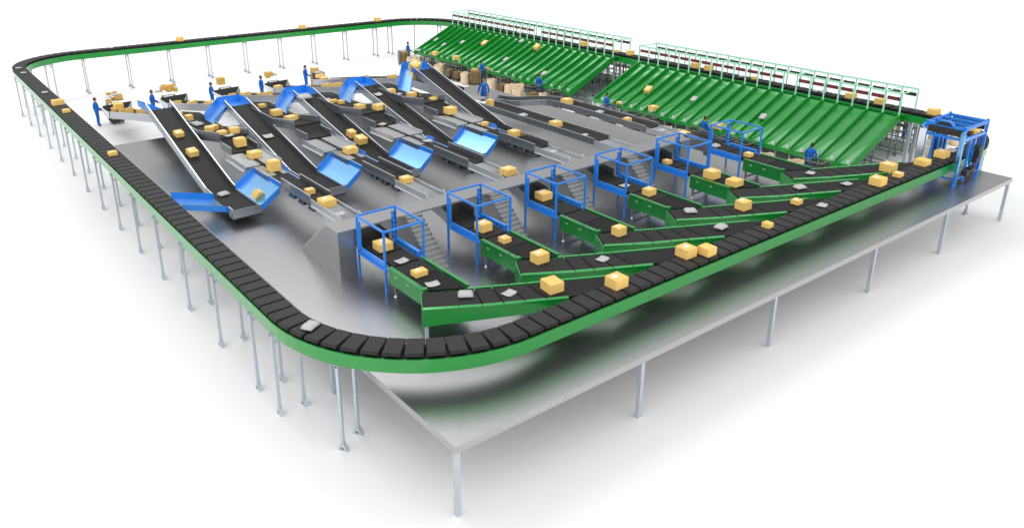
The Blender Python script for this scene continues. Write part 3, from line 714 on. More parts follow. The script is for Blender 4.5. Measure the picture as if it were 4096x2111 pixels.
# ------------------------------------------------------------------ walkway bridge with stairs
br = thing('stair_bridge', 'long grey steel walkway with stair blocks crossing all infeed lines', 'walkway')
MB().box(3.4,1.2,3.54,20.27,2.07,3.6).build('walkway_deck', M['concrete'], br)
def steps_far(x0, x1, nm='stairs'):
    n = 12; pts = [(2.06,ZD),(2.06,3.535)]
    for i in range(n):
        z = 3.535-(3.535-ZD)*(i)/n; y = 2.06+2.0*(i+1)/n; pts.append((y,z)); pts.append((y,3.535-(3.535-ZD)*(i+1)/n))
    m = MB(); pts = pts[:-1]+[(4.06,ZD)]
    return m.prism([(x0,y,z) for y,z in pts], (x1-x0,0,0))
def steps_near(x0, x1):
    n = 13; pts = [(1.2,ZD),(1.2,3.535)]
    for i in range(n):
        z = 3.535-(3.535-ZD)*i/n; y = 1.2-1.76*(i+1)/n; pts.append((y,z)); pts.append((y,3.535-(3.535-ZD)*(i+1)/n))
    pts = pts[:-1]+[(-.56,ZD)]
    return MB().prism([(x0,y,z) for y,z in pts], (x1-x0,0,0))
steps_far(3.41,4.02).build('stairs', M['concrete'], br); MB().box(3.41,1.21,ZD,4.02,2.055,3.535).build('end_block', M['concrete'], br)
for k in range(4):
    xa = 5.84+DX[k] if k < 3 else 5.84+DX[3]
    steps_far(xa,xa+.6).build('stairs', M['concrete'], br); steps_near(xa,xa+.6).build('stairs', M['concrete'], br)
    MB().box(xa,1.205,ZD,xa+.6,2.055,3.535).build('block', M['concrete'], br)
steps_far(19.66,20.26).build('stairs', M['concrete'], br); MB().box(19.66,1.21,ZD,20.26,2.055,3.535).build('end_block', M['concrete'], br)

# ------------------------------------------------------------------ scanner portal over the front run
sp_ = thing('scan_portal', 'tall blue profile gantry with black cameras over the right end of the ring', 'scanner')
X0,X1,Y0,Y1 = 27.88,29.98,-6.62,-5.08
def profile(m, p, q, w):
    m.bar(p,q,w,w); 
    return m
for x, y in ((X0,Y0),(X1,Y0),(X0,Y1),(X1,Y1)):
    b = MB(); b.box(x-.05,y-.05,ZD,x+.05,y+.05,4.55); b.box(x-.06,y-.02,ZD+.3,x+.06,y+.02,4.5); b.box(x-.02,y-.06,ZD+.3,x+.02,y+.06,4.5)
    c = b.build('post', M['blue'], sp_)
    MB().box(x-.16,y-.05,ZD,x+.16,y+.05,ZD+.02).prism([(x-.16,y,ZD+.02),(x-.065,y,ZD+.02),(x-.065,y,ZD+.16)],(0,.02,0)).build('foot_bracket', M['blue'], c)
for z in (4.44,):
    for y in (Y0,Y1): MB().bar((X0+.07,y,z),(X1-.07,y,z),.08,.12).bar((X0+.07,y-.02,z),(X1-.07,y-.02,z),.1,.03).build('rail', M['blue'], sp_)
    for x in (X0,X1,X0+.7,X0+1.4): MB().bar((x,Y0+.07,z),(x,Y1-.07,z),.09,.11).build('rail', M['blue'], sp_)
for y in (Y0,Y1): MB().bar((X0+.07,y,3.97),(X1-.07,y,3.97),.08,.12).build('rail', M['blue'], sp_)
MB().bar((X0,Y0+.07,3.97),(X0,Y1-.07,3.97),.08,.1).build('rail', M['blue'], sp_)
MB().bar((X0+.07,Y0,2.3),(X1-.07,Y0,2.3),.06,.06).build('rail', M['blue'], sp_)
MB().bar((X0,Y0+.07,2.25),(X0,Y1-.07,2.25),.06,.06).build('rail', M['blue'], sp_)
for x in (X0+.75,X0+1.2): MB().box(x-.05,Y0-.04,2.27,x+.05,Y0+.04,3.93).build('upright', M['blue'], sp_)
for x in (X0+.9,X0+1.5): MB().box(x-.04,Y1-.04,2.6,x+.04,Y1+.04,3.93).build('upright', M['blue'], sp_)
MB().box(X0+.7,Y0-.04,ZD+.06,X0+.8,Y0+.04,2.27).build('upright', M['blue'], sp_)
MB().box(X0-.085,Y0+.1,4.1,X0-.075,Y1-.1,4.38).build('black_panel', M['case'], sp_)
MB().box(X1+.055,Y0+.1,4.05,X1+.07,Y1-.1,4.36).build('black_panel', M['case'], sp_)
MB().box(X0+.1,Y1+.05,4.05,X1-.1,Y1+.06,4.34).build('black_panel', M['case'], sp_)
h = MB().prism([(X0-.06,-6.15,4.44),(X0-.06,-6.1,4.52),(X0-.06,-5.98,4.6),(X0-.06,-5.66,4.6),(X0-.06,-5.52,4.52),(X0-.06,-5.46,4.44)], (.1,0,0)).build('scan_head', M['case'], sp_)
MB().prism([(X0-.1,-6.2,4.44),(X0-.1,-6.14,4.56),(X0-.1,-6.0,4.65),(X0-.1,-5.64,4.65),(X0-.1,-5.48,4.55),(X0-.1,-5.42,4.44),(X0-.1,-5.46,4.44),(X0-.1,-5.52,4.53),(X0-.1,-5.66,4.61),(X0-.1,-5.98,4.61),(X0-.1,-6.1,4.53),(X0-.1,-6.15,4.44)], (.16,0,0)).build('head_cover', M['blue'], sp_)
MB().hexa([(X0-.22,Y0-.1,2.62),(X0-.18,Y0-.12,2.62),(X0-.06,Y0+.1,2.62),(X0-.1,Y0+.1,2.62),(X0-.22,Y0-.1,4.25),(X0-.18,Y0-.12,4.25),(X0-.06,Y0+.1,4.25),(X0-.1,Y0+.1,4.25)]).build('glare_shield', M['blue_chute'], sp_)
MB().hexa([(X0-.3,Y1+.12,2.4),(X0-.27,Y1+.14,2.4),(X0-.06,Y1-.05,2.4),(X0-.09,Y1-.07,2.4),(X0-.3,Y1+.12,4.2),(X0-.27,Y1+.14,4.2),(X0-.06,Y1-.05,4.2),(X0-.09,Y1-.07,4.2)]).build('glare_shield', M['bright'], sp_)
for y in (Y0-.05,Y1+.05): MB().bar((X0-.32,y,4.3),(X0+.05,y,4.42),.06,.06).build('arm', M['blue'], sp_)
MB().bar((X0-.3,Y0-.1,2.6),(X0+.05,Y0-.02,2.63),.06,.05).build('arm', M['blue'], sp_)
for x, z, w_ in ((X0+.28,2.42,.36),(X0+.72,2.47,.38)): MB().box(x,Y0-.28,z,x+w_,Y0-.06,z+.24).build('control_box', M['case'], sp_)
for x, z in ((X0+1.12,3.34),(X0+1.22,3.08),(X0+1.08,2.86)): MB().box(x,Y0-.26,z,x+.3,Y0-.05,z+.22).build('camera_box', M['case'], sp_)
MB().box(X0+1.72,Y0+.08,2.1,X0+1.98,Y0+.2,3.86).build('light_column', M['dark_blue'], sp_)
MB().box(X0+1.55,Y1-.02,2.02,X0+1.85,Y1+.28,3.95).build('light_column', M['dark_blue'], sp_)
MB().box(X0+1.5,Y1-.28,3.82,X0+1.98,Y1-.02,4.06).build('light_head', M['dark_blue'], sp_)
MB().box(X0+.85,Y1+.05,2.75,X0+1.15,Y1+.3,3.12).box(X0+1.1,Y1+.1,2.8,X0+1.25,Y1+.34,3.35).box(X0+.9,Y1+.08,2.45,X0+1.05,Y1+.2,2.75).build('sensor_unit', M['cream'], sp_)

# ------------------------------------------------------------------ parcels
box_cache = {}
def box_mesh(ex, ey, h, m='card'):
    k = (round(ex,2), round(ey,2), round(h,2), m)
    if k not in box_cache:
        b = MB().box(-ex/2,-ey/2,0,ex/2,ey/2,h); box_cache[k] = b.mesh('carton', M[m], bevel=.003)
    return box_cache[k]
lab_cache = {}
def carton(x, y, z, ex, ey, h, label, yaw=0, rot=None, sticker=True, group='cardboard boxes riding on the conveyors', m='card'):
    o = obj('cardboard_box', box_mesh(ex,ey,h,m)); o.location = (x,y,z); o.rotation_euler = rot if rot else (0,0,yaw)
    tag(o, label, 'box', group)
    if sticker and h > .1:
        w_, l_ = min(.2,ex*.42), min(.14,ey*.34); k = (w_, l_)
        if k not in lab_cache: lab_cache[k] = MB().quad([(-w_/2,-l_/2,0),(w_/2,-l_/2,0),(w_/2,l_/2,0),(-w_/2,l_/2,0)]).mesh('shipping_label', M['label'], recalc=False)
        s = obj('shipping_label', lab_cache[k], o); s.location = (random.uniform(-.12,.1)*ex, random.uniform(.02,.22)*ey, h+.002); s.rotation_euler = (0,0,random.choice((0,pi/2)) if ex < .35 else 0)
    return o
def pouch_mesh(thick):
    m = MB(); W, L_ = .4, .31; N = 8; g = {}
    if not thick:
        for s in (0,1):
            for i in range(N+1):
                for j in range(N+1):
                    u, v = i/N*2-1, j/N*2-1; e_ = (1-u**4)*(1-v**4); z = .012+.02*u*u*1.2+(.012+.016*e_)*s - (.004 if not s else 0)
                    k_ = 1-.06*(abs(u)*abs(v))**3
                    g[s,i,j] = len(m.v); m.v.append((u*W/2*k_, v*L_/2*k_, z))
    else:
        for s in (0,1):
            for i in range(N+1):
                for j in range(N+1):
                    u, v = i/N*2-1, j/N*2-1; a = max(abs(u),abs(v)); f = min(1,max(0,(1-a)/.3)); f = f*f*(3-2*f)
                    wob = .008*sin(9*u+4*v); z = .05+wob*(1-f)+(.075*f if s else -.045*f)+(.006 if s else 0)
                    g[s,i,j] = len(m.v); m.v.append((u*W/2*1.08, v*L_/2*1.08, z))
    for s in (0,1):
        for i in range(N):
            for j in range(N):
                q = [g[s,i,j],g[s,i+1,j],g[s,i+1,j+1],g[s,i,j+1]]; m.f.append(q if s else q[::-1]); m.m.append(0)
    for i in range(N):
        for a, b_ in (((i,0),(i+1,0)),((i+1,N),(i,N)),((0,i+1),(0,i)),((N,i),(N,i+1))):
            m.f.append([g[0,a[0],a[1]],g[0,b_[0],b_[1]],g[1,b_[0],b_[1]],g[1,a[0],a[1]]]); m.m.append(0)
    return m.mesh('pouch', M['pouch'], smooth=True)
flat_me, thick_me = pouch_mesh(False), pouch_mesh(True)
def mailer(x, y, z, thick, label, yaw=0, rot=None, sc=1.):
    o = obj('padded_mailer' if thick else 'flat_mailer', thick_me if thick else flat_me); o.location = (x,y,z); o.rotation_euler = rot if rot else (0,0,yaw); o.scale = (sc,sc,sc)
    return tag(o, label, 'mailer', 'grey mailers riding on the conveyors')
exec_rows = None
ZR = ZT+.001
N1 = 'sorting line leftmost'
BX = [ # x, y, z, ex, ey, h, label
 (11.95,43.62,ZR,.48,.48,.3,'cardboard box on the back-left run of the ring, nearest its left corner'),
 (22.1,43.62,ZR,.48,.48,.3,'cardboard box in the middle of the back-left run of the ring'),
 (29.3,43.62,ZR,.48,.48,.3,'cardboard box on the back run of the ring, nearest the green chutes'),
 (.35,27.05,ZR,.56,.42,.26,'long cardboard box on the left run of the ring, farthest of the three boxes there'),
 (.35,25.0,ZR,.34,.3,.15,'small labelled box on the left run of the ring just behind the long box'),
 (.35,15.85,ZR,.34,.32,.15,'small low box alone on the left run of the ring beside the platform corner'),
 (8.4,-5.87,ZR,.48,.46,.3,'big square box alone on the front run of the ring, nearest the camera'),
 (11.56,-5.74,ZR,.47,.47,.3,'labelled box of the touching pair on the front run of the ring'),
 (12.16,-6.06,ZR,.4,.42,.26,'unlabelled box of the touching pair on the front run of the ring'),
 (15.5,-5.92,ZR,.28,.28,.16,'small box alone in the middle of the front run of the ring'),
 (22.47,-6.0,ZR,.48,.48,.3,'big box on the front run of the ring, left of the flat small box'),
 (24.03,-6.0,ZR,.34,.3,.16,'small flat box on the front run of the ring between two big boxes'),
 (24.6,-5.32,2.97,.5,.5,.35,'tall box leaving the rightmost green infeed onto the ring'),
 (26.29,-5.87,ZR,.5,.48,.23,'low wide box on the ring just before the blue gantry'),
 (27.98,-5.87,ZR,.5,.46,.28,'box on the ring passing under the blue gantry'),
 (35.0,-2.3,ZR,.48,.48,.28,'box on the ring between the gantry and the near right chutes'),
 (35.0,.5,ZR,.46,.46,.27,'box under the last red display at the right end of the near right frame'),
 (35.0,2.15,ZR,.46,.46,.26,'box under the third last red display of the near right frame'),
 (35.0,12.75,ZR,.47,.47,.3,'left box of two close together under the near right display frame'),
 (35.0,11.7,ZR,.44,.44,.3,'right box of two close together under the near right display frame'),
 (35.0,8.3,ZR,.3,.28,.15,'small box alone under the middle of the near right display frame'),
 (35.0,23.1,ZR,.47,.47,.28,'box on the ring under the right half of the far left display frame'),
 (35.0,19.75,ZR,.3,.28,.15,'small box on the ring at the right end of the far left display frame'),
 (35.0,18.45,ZR,.42,.42,.3,'box on the ring in the gap between the two display frames'),
 (33.4,-4.9,ZR,.42,.4,.34,'tall box in the right bend of the ring behind the gantry'),
 (32.85,-5.25,ZR,.24,.2,.18,'little box in front of the tall box in the right bend of the ring'),
 (34.85,-3.5,ZR,.36,.3,.2,'box showing its top behind the top rails of the blue gantry'),
 # line 1
 (4.82,11.34,3.236,.5,.46,.25,'wide box on the roller table of the leftmost sorting line'),
 (4.72,9.14,3.266,.44,.4,.41,'tall box on the diverter of the leftmost sorting line'),
 (4.81,12.86,3.36,.44,.4,.35,'box dropping over the short belt of the leftmost sorting line'),
 (4.68,5.86,3.26,.32,.28,.18,'small box on the metering belt of the leftmost sorting line'),
 (4.64,4.42,3.241,.5,.5,.26,'big box on the roller track before the walkway on the leftmost sorting line'),
 (4.25,14.89,3.664,.4,.36,.2,'left box of the jammed group on the bend above the leftmost sorting line'),
 (4.52,15.05,3.664,.3,.28,.19,'box peeking out behind another in the bend above the leftmost sorting line'),
 (4.5,14.1,3.664,.4,.34,.14,'low box in front in the bend above the leftmost sorting line'),
 (5.0,13.92,3.664,.4,.34,.25,'upright box at the end of the bend above the leftmost sorting line'),
 (3.95,18.3,3.6,.34,.34,.26,'box half hidden by the leftmost incline, upper one behind its right guard'),
 (4.12,17.3,3.664,.32,.36,.24,'box half hidden by the leftmost incline, lower one behind its right guard'),
 # line 2
 (7.78,17.58,3.664,.34,.3,.15,'small box farthest back on the bend above the second sorting line'),
 (7.72,15.72,3.664,.46,.42,.26,'big labelled box on the bend above the second sorting line'),
 (7.91,14.5,3.664,.52,.42,.18,'tilted-looking wide box at the end of the bend above the second sorting line'),
 (8.23,9.38,3.266,.5,.46,.24,'box on the diverter of the second sorting line beside its blue chute'),
 (8.11,4.78,3.25,.4,.38,.22,'box between metering belt and rollers on the second sorting line'),
 # line 3
 (10.95,16.3,3.664,.5,.2,.15,'long thin box on the bend above the third sorting line'),
 (11.2,15.85,3.664,.28,.26,.17,'small cube box beside the long thin one above the third sorting line'),
 (11.48,14.43,3.664,.44,.42,.2,'box behind the steel guard of the bend above the third sorting line'),
 (12.15,13.72,3.664,.52,.48,.24,'big box hanging over the drop of the third sorting line'),
 (11.76,3.17,3.241,.5,.48,.26,'box at the end of the rollers touching the walkway on the third sorting line'),
 # line 4
 (14.23,16.08,3.664,.4,.36,.28,'box beside the fourth incline on the bend above the fourth sorting line'),
 (14.82,14.98,3.664,.42,.38,.22,'box behind the steel guard of the bend above the fourth sorting line'),
 (15.35,13.77,3.664,.34,.3,.1,'flat little box at the drop of the fourth sorting line'),
 (15.21,12.05,3.31,.5,.48,.31,'big box on the drop belt of the fourth sorting line'),
 (15.31,9.34,3.266,.3,.22,.16,'small box on the diverter of the fourth sorting line'),
 (15.25,7.09,3.262,.44,.4,.27,'box on the metering belt of the fourth sorting line'),
 (18.5,13.1,2.985,.32,.3,.34,'upright box at the start of the straight fifth belt'),
 (18.56,7.96,2.985,.5,.46,.24,'box in the middle of the straight fifth belt'),
 (22.02,10.92,2.985,.5,.46,.28,'box just after the S-curve of the rightmost belt'),
 (22.0,6.5,2.985,.34,.3,.16,'small box on the straight part of the rightmost belt'),
 (22.05,2.95,2.975,.5,.48,.22,'box on the rightmost roller track behind the top of the fifth blue frame'),
 (4.62,.58,2.957,.48,.46,.25,'big box inside the leftmost blue frame'),
 (8.06,-.12,2.943,.44,.42,.28,'box inside the second blue frame from the left'),
 (11.58,.87,2.957,.48,.46,.26,'box inside the third blue frame from the left'),
 (18.4,.86,2.957,.32,.3,.15,'small box inside the fifth blue frame from the left'),
 (21.95,-.6,2.943,.32,.3,.16,'small box leaving the rightmost blue frame'),
 (4.55,-1.63,2.925,.42,.3,.16,'small box on the green belt just after the leftmost blue frame'),
 (8.05,-1.27,2.925,.32,.3,.16,'small box on the green belt just after the second blue frame'),
 (7.95,-3.1,2.935,.46,.38,.3,'tall box at the start of the second angled green belt'),
 (11.38,-3.12,2.935,.38,.34,.28,'cube box at the start of the third angled green belt'),
 (15.05,-1.15,2.925,.4,.36,.24,'box on the green belt just after the fourth blue frame'),
 (18.48,-1.36,2.925,.5,.48,.31,'big labelled box on the green belt after the fifth blue frame'),
 (18.45,-2.45,2.925,.5,.48,.24,'plain box without label on the green strips after the fifth blue frame'),
 (6.91,-4.83,2.99,.46,.52,.3,'large plain box turned on the strips of the leftmost angled green belt'),
 (16.47,-4.27,2.98,.44,.4,.31,'tall box on the fourth angled green belt'),
 (18.25,-5.25,3.05,.32,.3,.16,'small box about to join the ring from the fourth angled green belt'),
]
NOSTICK = ('unlabelled','plain','far','low wide','in the middle of the front')
for i, (x,y,z,ex,ey,h,lb) in enumerate(BX):
    yw = 0
    if 'large plain box turned' in lb: yw = radians(-8)
    if 'tilted-looking' in lb or 'in the bend' in lb or 'jammed' in lb: yw = random.uniform(-.5,.5)
    carton(x,y,z,ex,ey,h,lb,yw, sticker=not any(k in lb for k in NOSTICK))
# boxes on slopes
a1 = atan2(ZTP[0]-2.4, 7.0); a2 = atan2(1.6, 7.0)
carton(2.88,14.85,3.73-.03,.36,.34,.2,'upper of two labelled boxes riding the leftmost incline', rot=(a1,0,.1))
carton(2.86,13.2,3.25,.38,.4,.24,'lower of two labelled boxes riding the leftmost incline', rot=(a1,0,.15))
carton(9.96,12.6,2.93,.34,.36,.3,'upper, smaller of two boxes riding the third incline', rot=(a2,0,.1))
carton(10.06,11.9,2.78,.46,.46,.3,'lower, bigger of two boxes riding the third incline', rot=(a2,0,.1))
carton(3.55,8.35,2.6,.3,.26,.34,'tumbling box sliding down the leftmost blue chute', rot=(.5,.35,.5))
carton(16.75,17.7,4.45,.62,.5,.38,'big box tipping over the head of the tallest incline', rot=(.35,-.25,.5))
carton(16.3,17.35,4.0,.3,.36,.34,'box falling just left below the tipping one at the tallest incline', rot=(.1,.3,.2), sticker=False)
def on_lane(x, y, dz=.02): return (x, y, zr(x)+dz)
sl = -atan2(ZTOP-ZLIP, XT-XB_)
for x, y, ex, ey, h, lb, rz in ((32.85,32.4,.56,.4,.22,'box sliding down in the middle of the far left chutes',.25),(33.62,26.75,.5,.4,.28,'box high up on the right half of the far left chutes, under the display frame',.25),(31.95,13.9,.52,.4,.24,'box sliding down near the left end of the near right chutes',.25)):
    carton(x,y,zr(x)+.02,ex,ey,h,lb, rot=(0,sl,rz))
for x, y, ex, ey, h, lb in ((30.32,35.95,.44,.5,.28,'box resting at the lip near the left end of the far left chutes'),(30.42,33.1,.44,.5,.3,'box resting at the lip of the far left chutes, right of the leftmost one'),(30.4,12.05,.46,.48,.32,'box resting at the lip of the near right chutes, between two workers'),(30.28,14.8,.34,.3,.12,'small flat box at the left end of the near right chute lip'),(30.35,7.2,.46,.48,.28,'box at the lip seen through the rightmost blue frame')):
    carton(x,y,zr(x)+.03,ex,ey,h,lb)
carton(30.3,28.7,.97,.3,.3,.16,'small box at the lip in front of the worker at the far left chutes', sticker=False)
for x, y, lb in ((31.99,38.3,'flat mailer in the leftmost lane of the far left chutes'),(31.63,36.6,'flat mailer low in the third lane of the far left chutes'),(32.42,35.0,'flat mailer in the fifth lane of the far left chutes'),(31.66,28.2,'flat mailer in the middle of the far left chutes'),(34.0,29.15,'flat mailer high under the display frame of the far left chutes'),(31.2,23.2,'flat mailer in the lane beside the head of the rightmost far left chute worker'),(32.1,10.4,'flat mailer in the middle of the near right chutes'),(31.98,5.45,'flat mailer in the right half of the near right chutes above the rightmost blue frame')):
    mailer(x,y,zr(x)+.08,False,lb,rot=(0,sl,.15),sc=1.15)
mailer(30.2,1.72,1.0,False,'flat mailer on the lip left of the last near right chute worker')
mailer(30.3,38.6,1.0,True,'padded mailer at the lip in the left corner of the far left chutes',sc=1.15)
mailer(30.15,27.4,1.0,False,'flat mailer sticking over the lip in the middle of the far left chutes')
for x, y, z, th, yw, lb in [
 (.33,39.2,ZR,0,1.6,'flat mailer at the far corner of the left ring run, farthest of three'),(.33,37.3,ZR,0,1.6,'second flat mailer near the far corner of the left ring run'),(.33,30.5,ZR,0,1.6,'flat mailer halfway along the left ring run before the long box'),
 (.55,-2.75,ZR,1,.5,'padded mailer on the near left bend of the ring'),(6.94,43.6,ZR,0,0,'flat mailer on the back run of the ring near its left bend'),(15.5,43.6,ZR,0,0,'flat mailer in the middle of the back run of the ring'),(18.72,-5.96,ZR,0,.2,'flat mailer on the front run of the ring beside the third angled green belt'),
 (35.0,3.75,ZR,1,.1,'padded mailer on the ring under the right half of the near right frame'),(35.0,4.2,ZR,0,1.5,'flat mailer next to the padded one under the near right frame'),(35,16.4,ZR,0,1.5,'flat mailer on the ring at the left end of the near right frame'),(35,21.4,ZR,1,.1,'padded mailer on the ring near the right end of the far left frame'),(35,22.2,ZR,0,1.5,'flat mailer beside the box under the right half of the far left frame'),(35,9.2,ZR,0,1.5,'flat mailer on the ring before the small box under the near right frame'),(35,30.5,ZR,0,1.5,'flat mailer on the ring in the middle of the far left frame'),(29.05,-5.8,ZR,1,0,'padded mailer on the ring under the rear half of the gantry'),
 (4.83,-3.56,2.935,1,-.6,'padded mailer at the start of the leftmost angled green belt'),(5.85,-4.22,2.95,0,.2,'flat mailer in the middle of the leftmost angled green belt'),(9.5,-4.23,2.96,0,.2,'flat mailer on the second angled green belt'),(14.27,-4.99,3.03,1,.1,'padded mailer on the strips of the third angled green belt'),(14.82,-3.28,2.935,1,-.6,'padded mailer at the start of the fourth angled green belt'),(19.95,-4.31,2.98,1,-.3,'padded mailer in the middle of the fifth angled green belt'),(21.61,-5.23,3.05,0,-.2,'flat mailer on the strips of the fifth angled green belt'),(21.94,-3.52,2.95,0,.2,'flat mailer on the rightmost angled green belt'),
 (4.5,-2.4,2.925,0,-.2,'flat mailer on the green strips after the leftmost blue frame'),(4.6,-.56,2.943,0,.1,'flat mailer at the exit of the leftmost blue frame'),(14.95,.02,2.943,0,0,'flat mailer inside the fourth blue frame from the left'),(21.9,1.1,2.957,1,0,'padded mailer at the entry of the rightmost blue frame'),
 (11.4,12.2,3.33,0,.4,'flat mailer leaving the drop belt of the third sorting line'),(11.68,8.76,3.28,0,0,'flat mailer on the diverter of the third sorting line'),(15.08,4.31,3.24,0,0,'flat mailer on the roller track of the fourth sorting line'),(8.9,13.85,3.66,0,.6,'flat mailer tipping over the drop of the second sorting line'),(18.5,10.35,2.985,1,0,'padded mailer on the straight fifth belt'),(22.0,8.43,2.985,1,0,'padded mailer on the straight part of the rightmost belt'),(22.0,4.3,2.975,0,0,'flat mailer on the rightmost roller track'),(18.5,5.94,2.985,0,0,'flat mailer near the end of the straight fifth belt'),(4.58,3.4,3.24,0,0,'flat mailer at the end of the roller track of the leftmost sorting line'),
 (4.15,16.1,3.664,1,.2,'padded mailer in the bend above the leftmost sorting line'),(4.13,16.65,3.664,0,0,'flat mailer behind the padded one above the leftmost sorting line'),(4.62,13.62,3.664,0,.1,'flat mailer squeezed at the end of the bend above the leftmost sorting line'),(10.99,17.06,3.664,0,0,'flat mailer farthest back on the bend above the third sorting line'),(14.5,15.8,3.664,0,.3,'flat mailer on the bend above the fourth sorting line'),
 (2.88,9.9,2.41,1,.2,'padded mailer at the foot of the leftmost incline')]:
    mailer(x,y,z,th,lb,yw)
mailer(6.47,13.85,3.25,False,'flat mailer riding the second incline',rot=(a2,0,0),sc=1.1)
mailer(13.44,16.05,3.76,False,'flat mailer riding the fourth incline near its head',rot=(a2,0,.2),sc=1.05)
mailer(9.66,16.7,4.0,True,'pile-topping padded mailer at the head of the third incline',rot=(.1,0,0),sc=1.5)
# boxes on the rising feed conveyors
tilt = atan2(.187,1)
HN = ['leftmost','second','third','fourth','fifth']
hop = {0:[(4.07,31.4,.44,.46,.36,.5),(4.15,30.6,.3,.3,.15,0),(4.42,30.0,.46,.42,.28,.15),(4.41,27.0,.42,.4,.2,.1)],
       1:[(7.2,30.0,.54,.5,.22,.2),(7.3,27.0,.44,.4,.3,.7),(7.64,25.0,.44,.4,.2,.2),(7.5,24.2,.5,.46,.16,.3)],
       2:[(10.75,30.0,.4,.3,.2,.2),(10.85,28.0,.52,.48,.24,.3),(10.9,25.6,.34,.3,.2,.1),(11.05,24.9,.46,.4,.24,.2)],
       3:[(14.25,31.0,.46,.46,.24,.2),(14.5,28.0,.46,.46,.2,.2),(14.5,27.0,.42,.42,.18,.1),(14.7,24.5,.46,.46,.22,.2),(14.85,23.4,.46,.44,.24,.2)],
       4:[(17.9,31.5,.48,.46,.22,.1),(18.1,26.0,.46,.44,.24,.1),(18.2,22.6,.46,.44,.24,.1),(18.5,17.2,.3,.3,.26,0)]}
PL = ['nearest the hopper','second up from the hopper','third up from the hopper','fourth up from the hopper','fifth up from the hopper']
for k, rows in hop.items():
    for j, (x,y,ex,ey,h,yw) in enumerate(rows):
        zb = (min(3.9,1.22+(31.8-y)*.187)-.24) if k < 4 else z5(y)
        t_ = -tilt if 18 < y else 0
        carton(x,y,zb+.01,ex,ey,h+(.12 if h < .27 else .06),'cardboard box on the %s feed conveyor, %s' % (HN[k], PL[j]), rot=(t_ if y < 31 else 0,0,yw))
for k, x, y, th in ((0,4.1,28.4,0),(1,7.45,25.9,1),(1,7.3,28.7,0),(2,10.9,26.8,0),(2,10.6,30.6,1)):
    mailer(x,y,min(3.9,1.22+(31.8-y)*.187)-.23,th,'%s grey mailer on the %s feed conveyor among the boxes' % ('padded' if th else 'flat', HN[k]),rot=(-tilt,0,.2),sc=1.2)

# ------------------------------------------------------------------ people
def skin_mesh(name, verts, edges, radii, mats, picker, sub=1, root=0):
    me = bpy.data.meshes.new(name); me.from_pydata(verts, edges, []); o = bpy.data.objects.new(name, me); COL.objects.link(o)
    md = o.modifiers.new('s','SKIN'); md.use_smooth_shade = True
    sv = me.skin_vertices[0].data
    for i, r in enumerate(radii):
        sv[i].radius = r if isinstance(r, tuple) else (r, r)
        sv[i].use_root = (i == root)
    ss = o.modifiers.new('u','SUBSURF'); ss.levels = sub; ss.render_levels = sub
    dg = bpy.context.evaluated_depsgraph_get(); dg.update(); ev = o.evaluated_get(dg)
    out = bpy.data.meshes.new_from_object(ev, depsgraph=dg); bpy.data.objects.remove(o); bpy.data.meshes.remove(me)
    out.materials.clear()
    for mt in mats: out.materials.append(mt)
    for p in out.polygons: p.material_index = picker(p.center); p.use_smooth = True
    out.name = name; return out
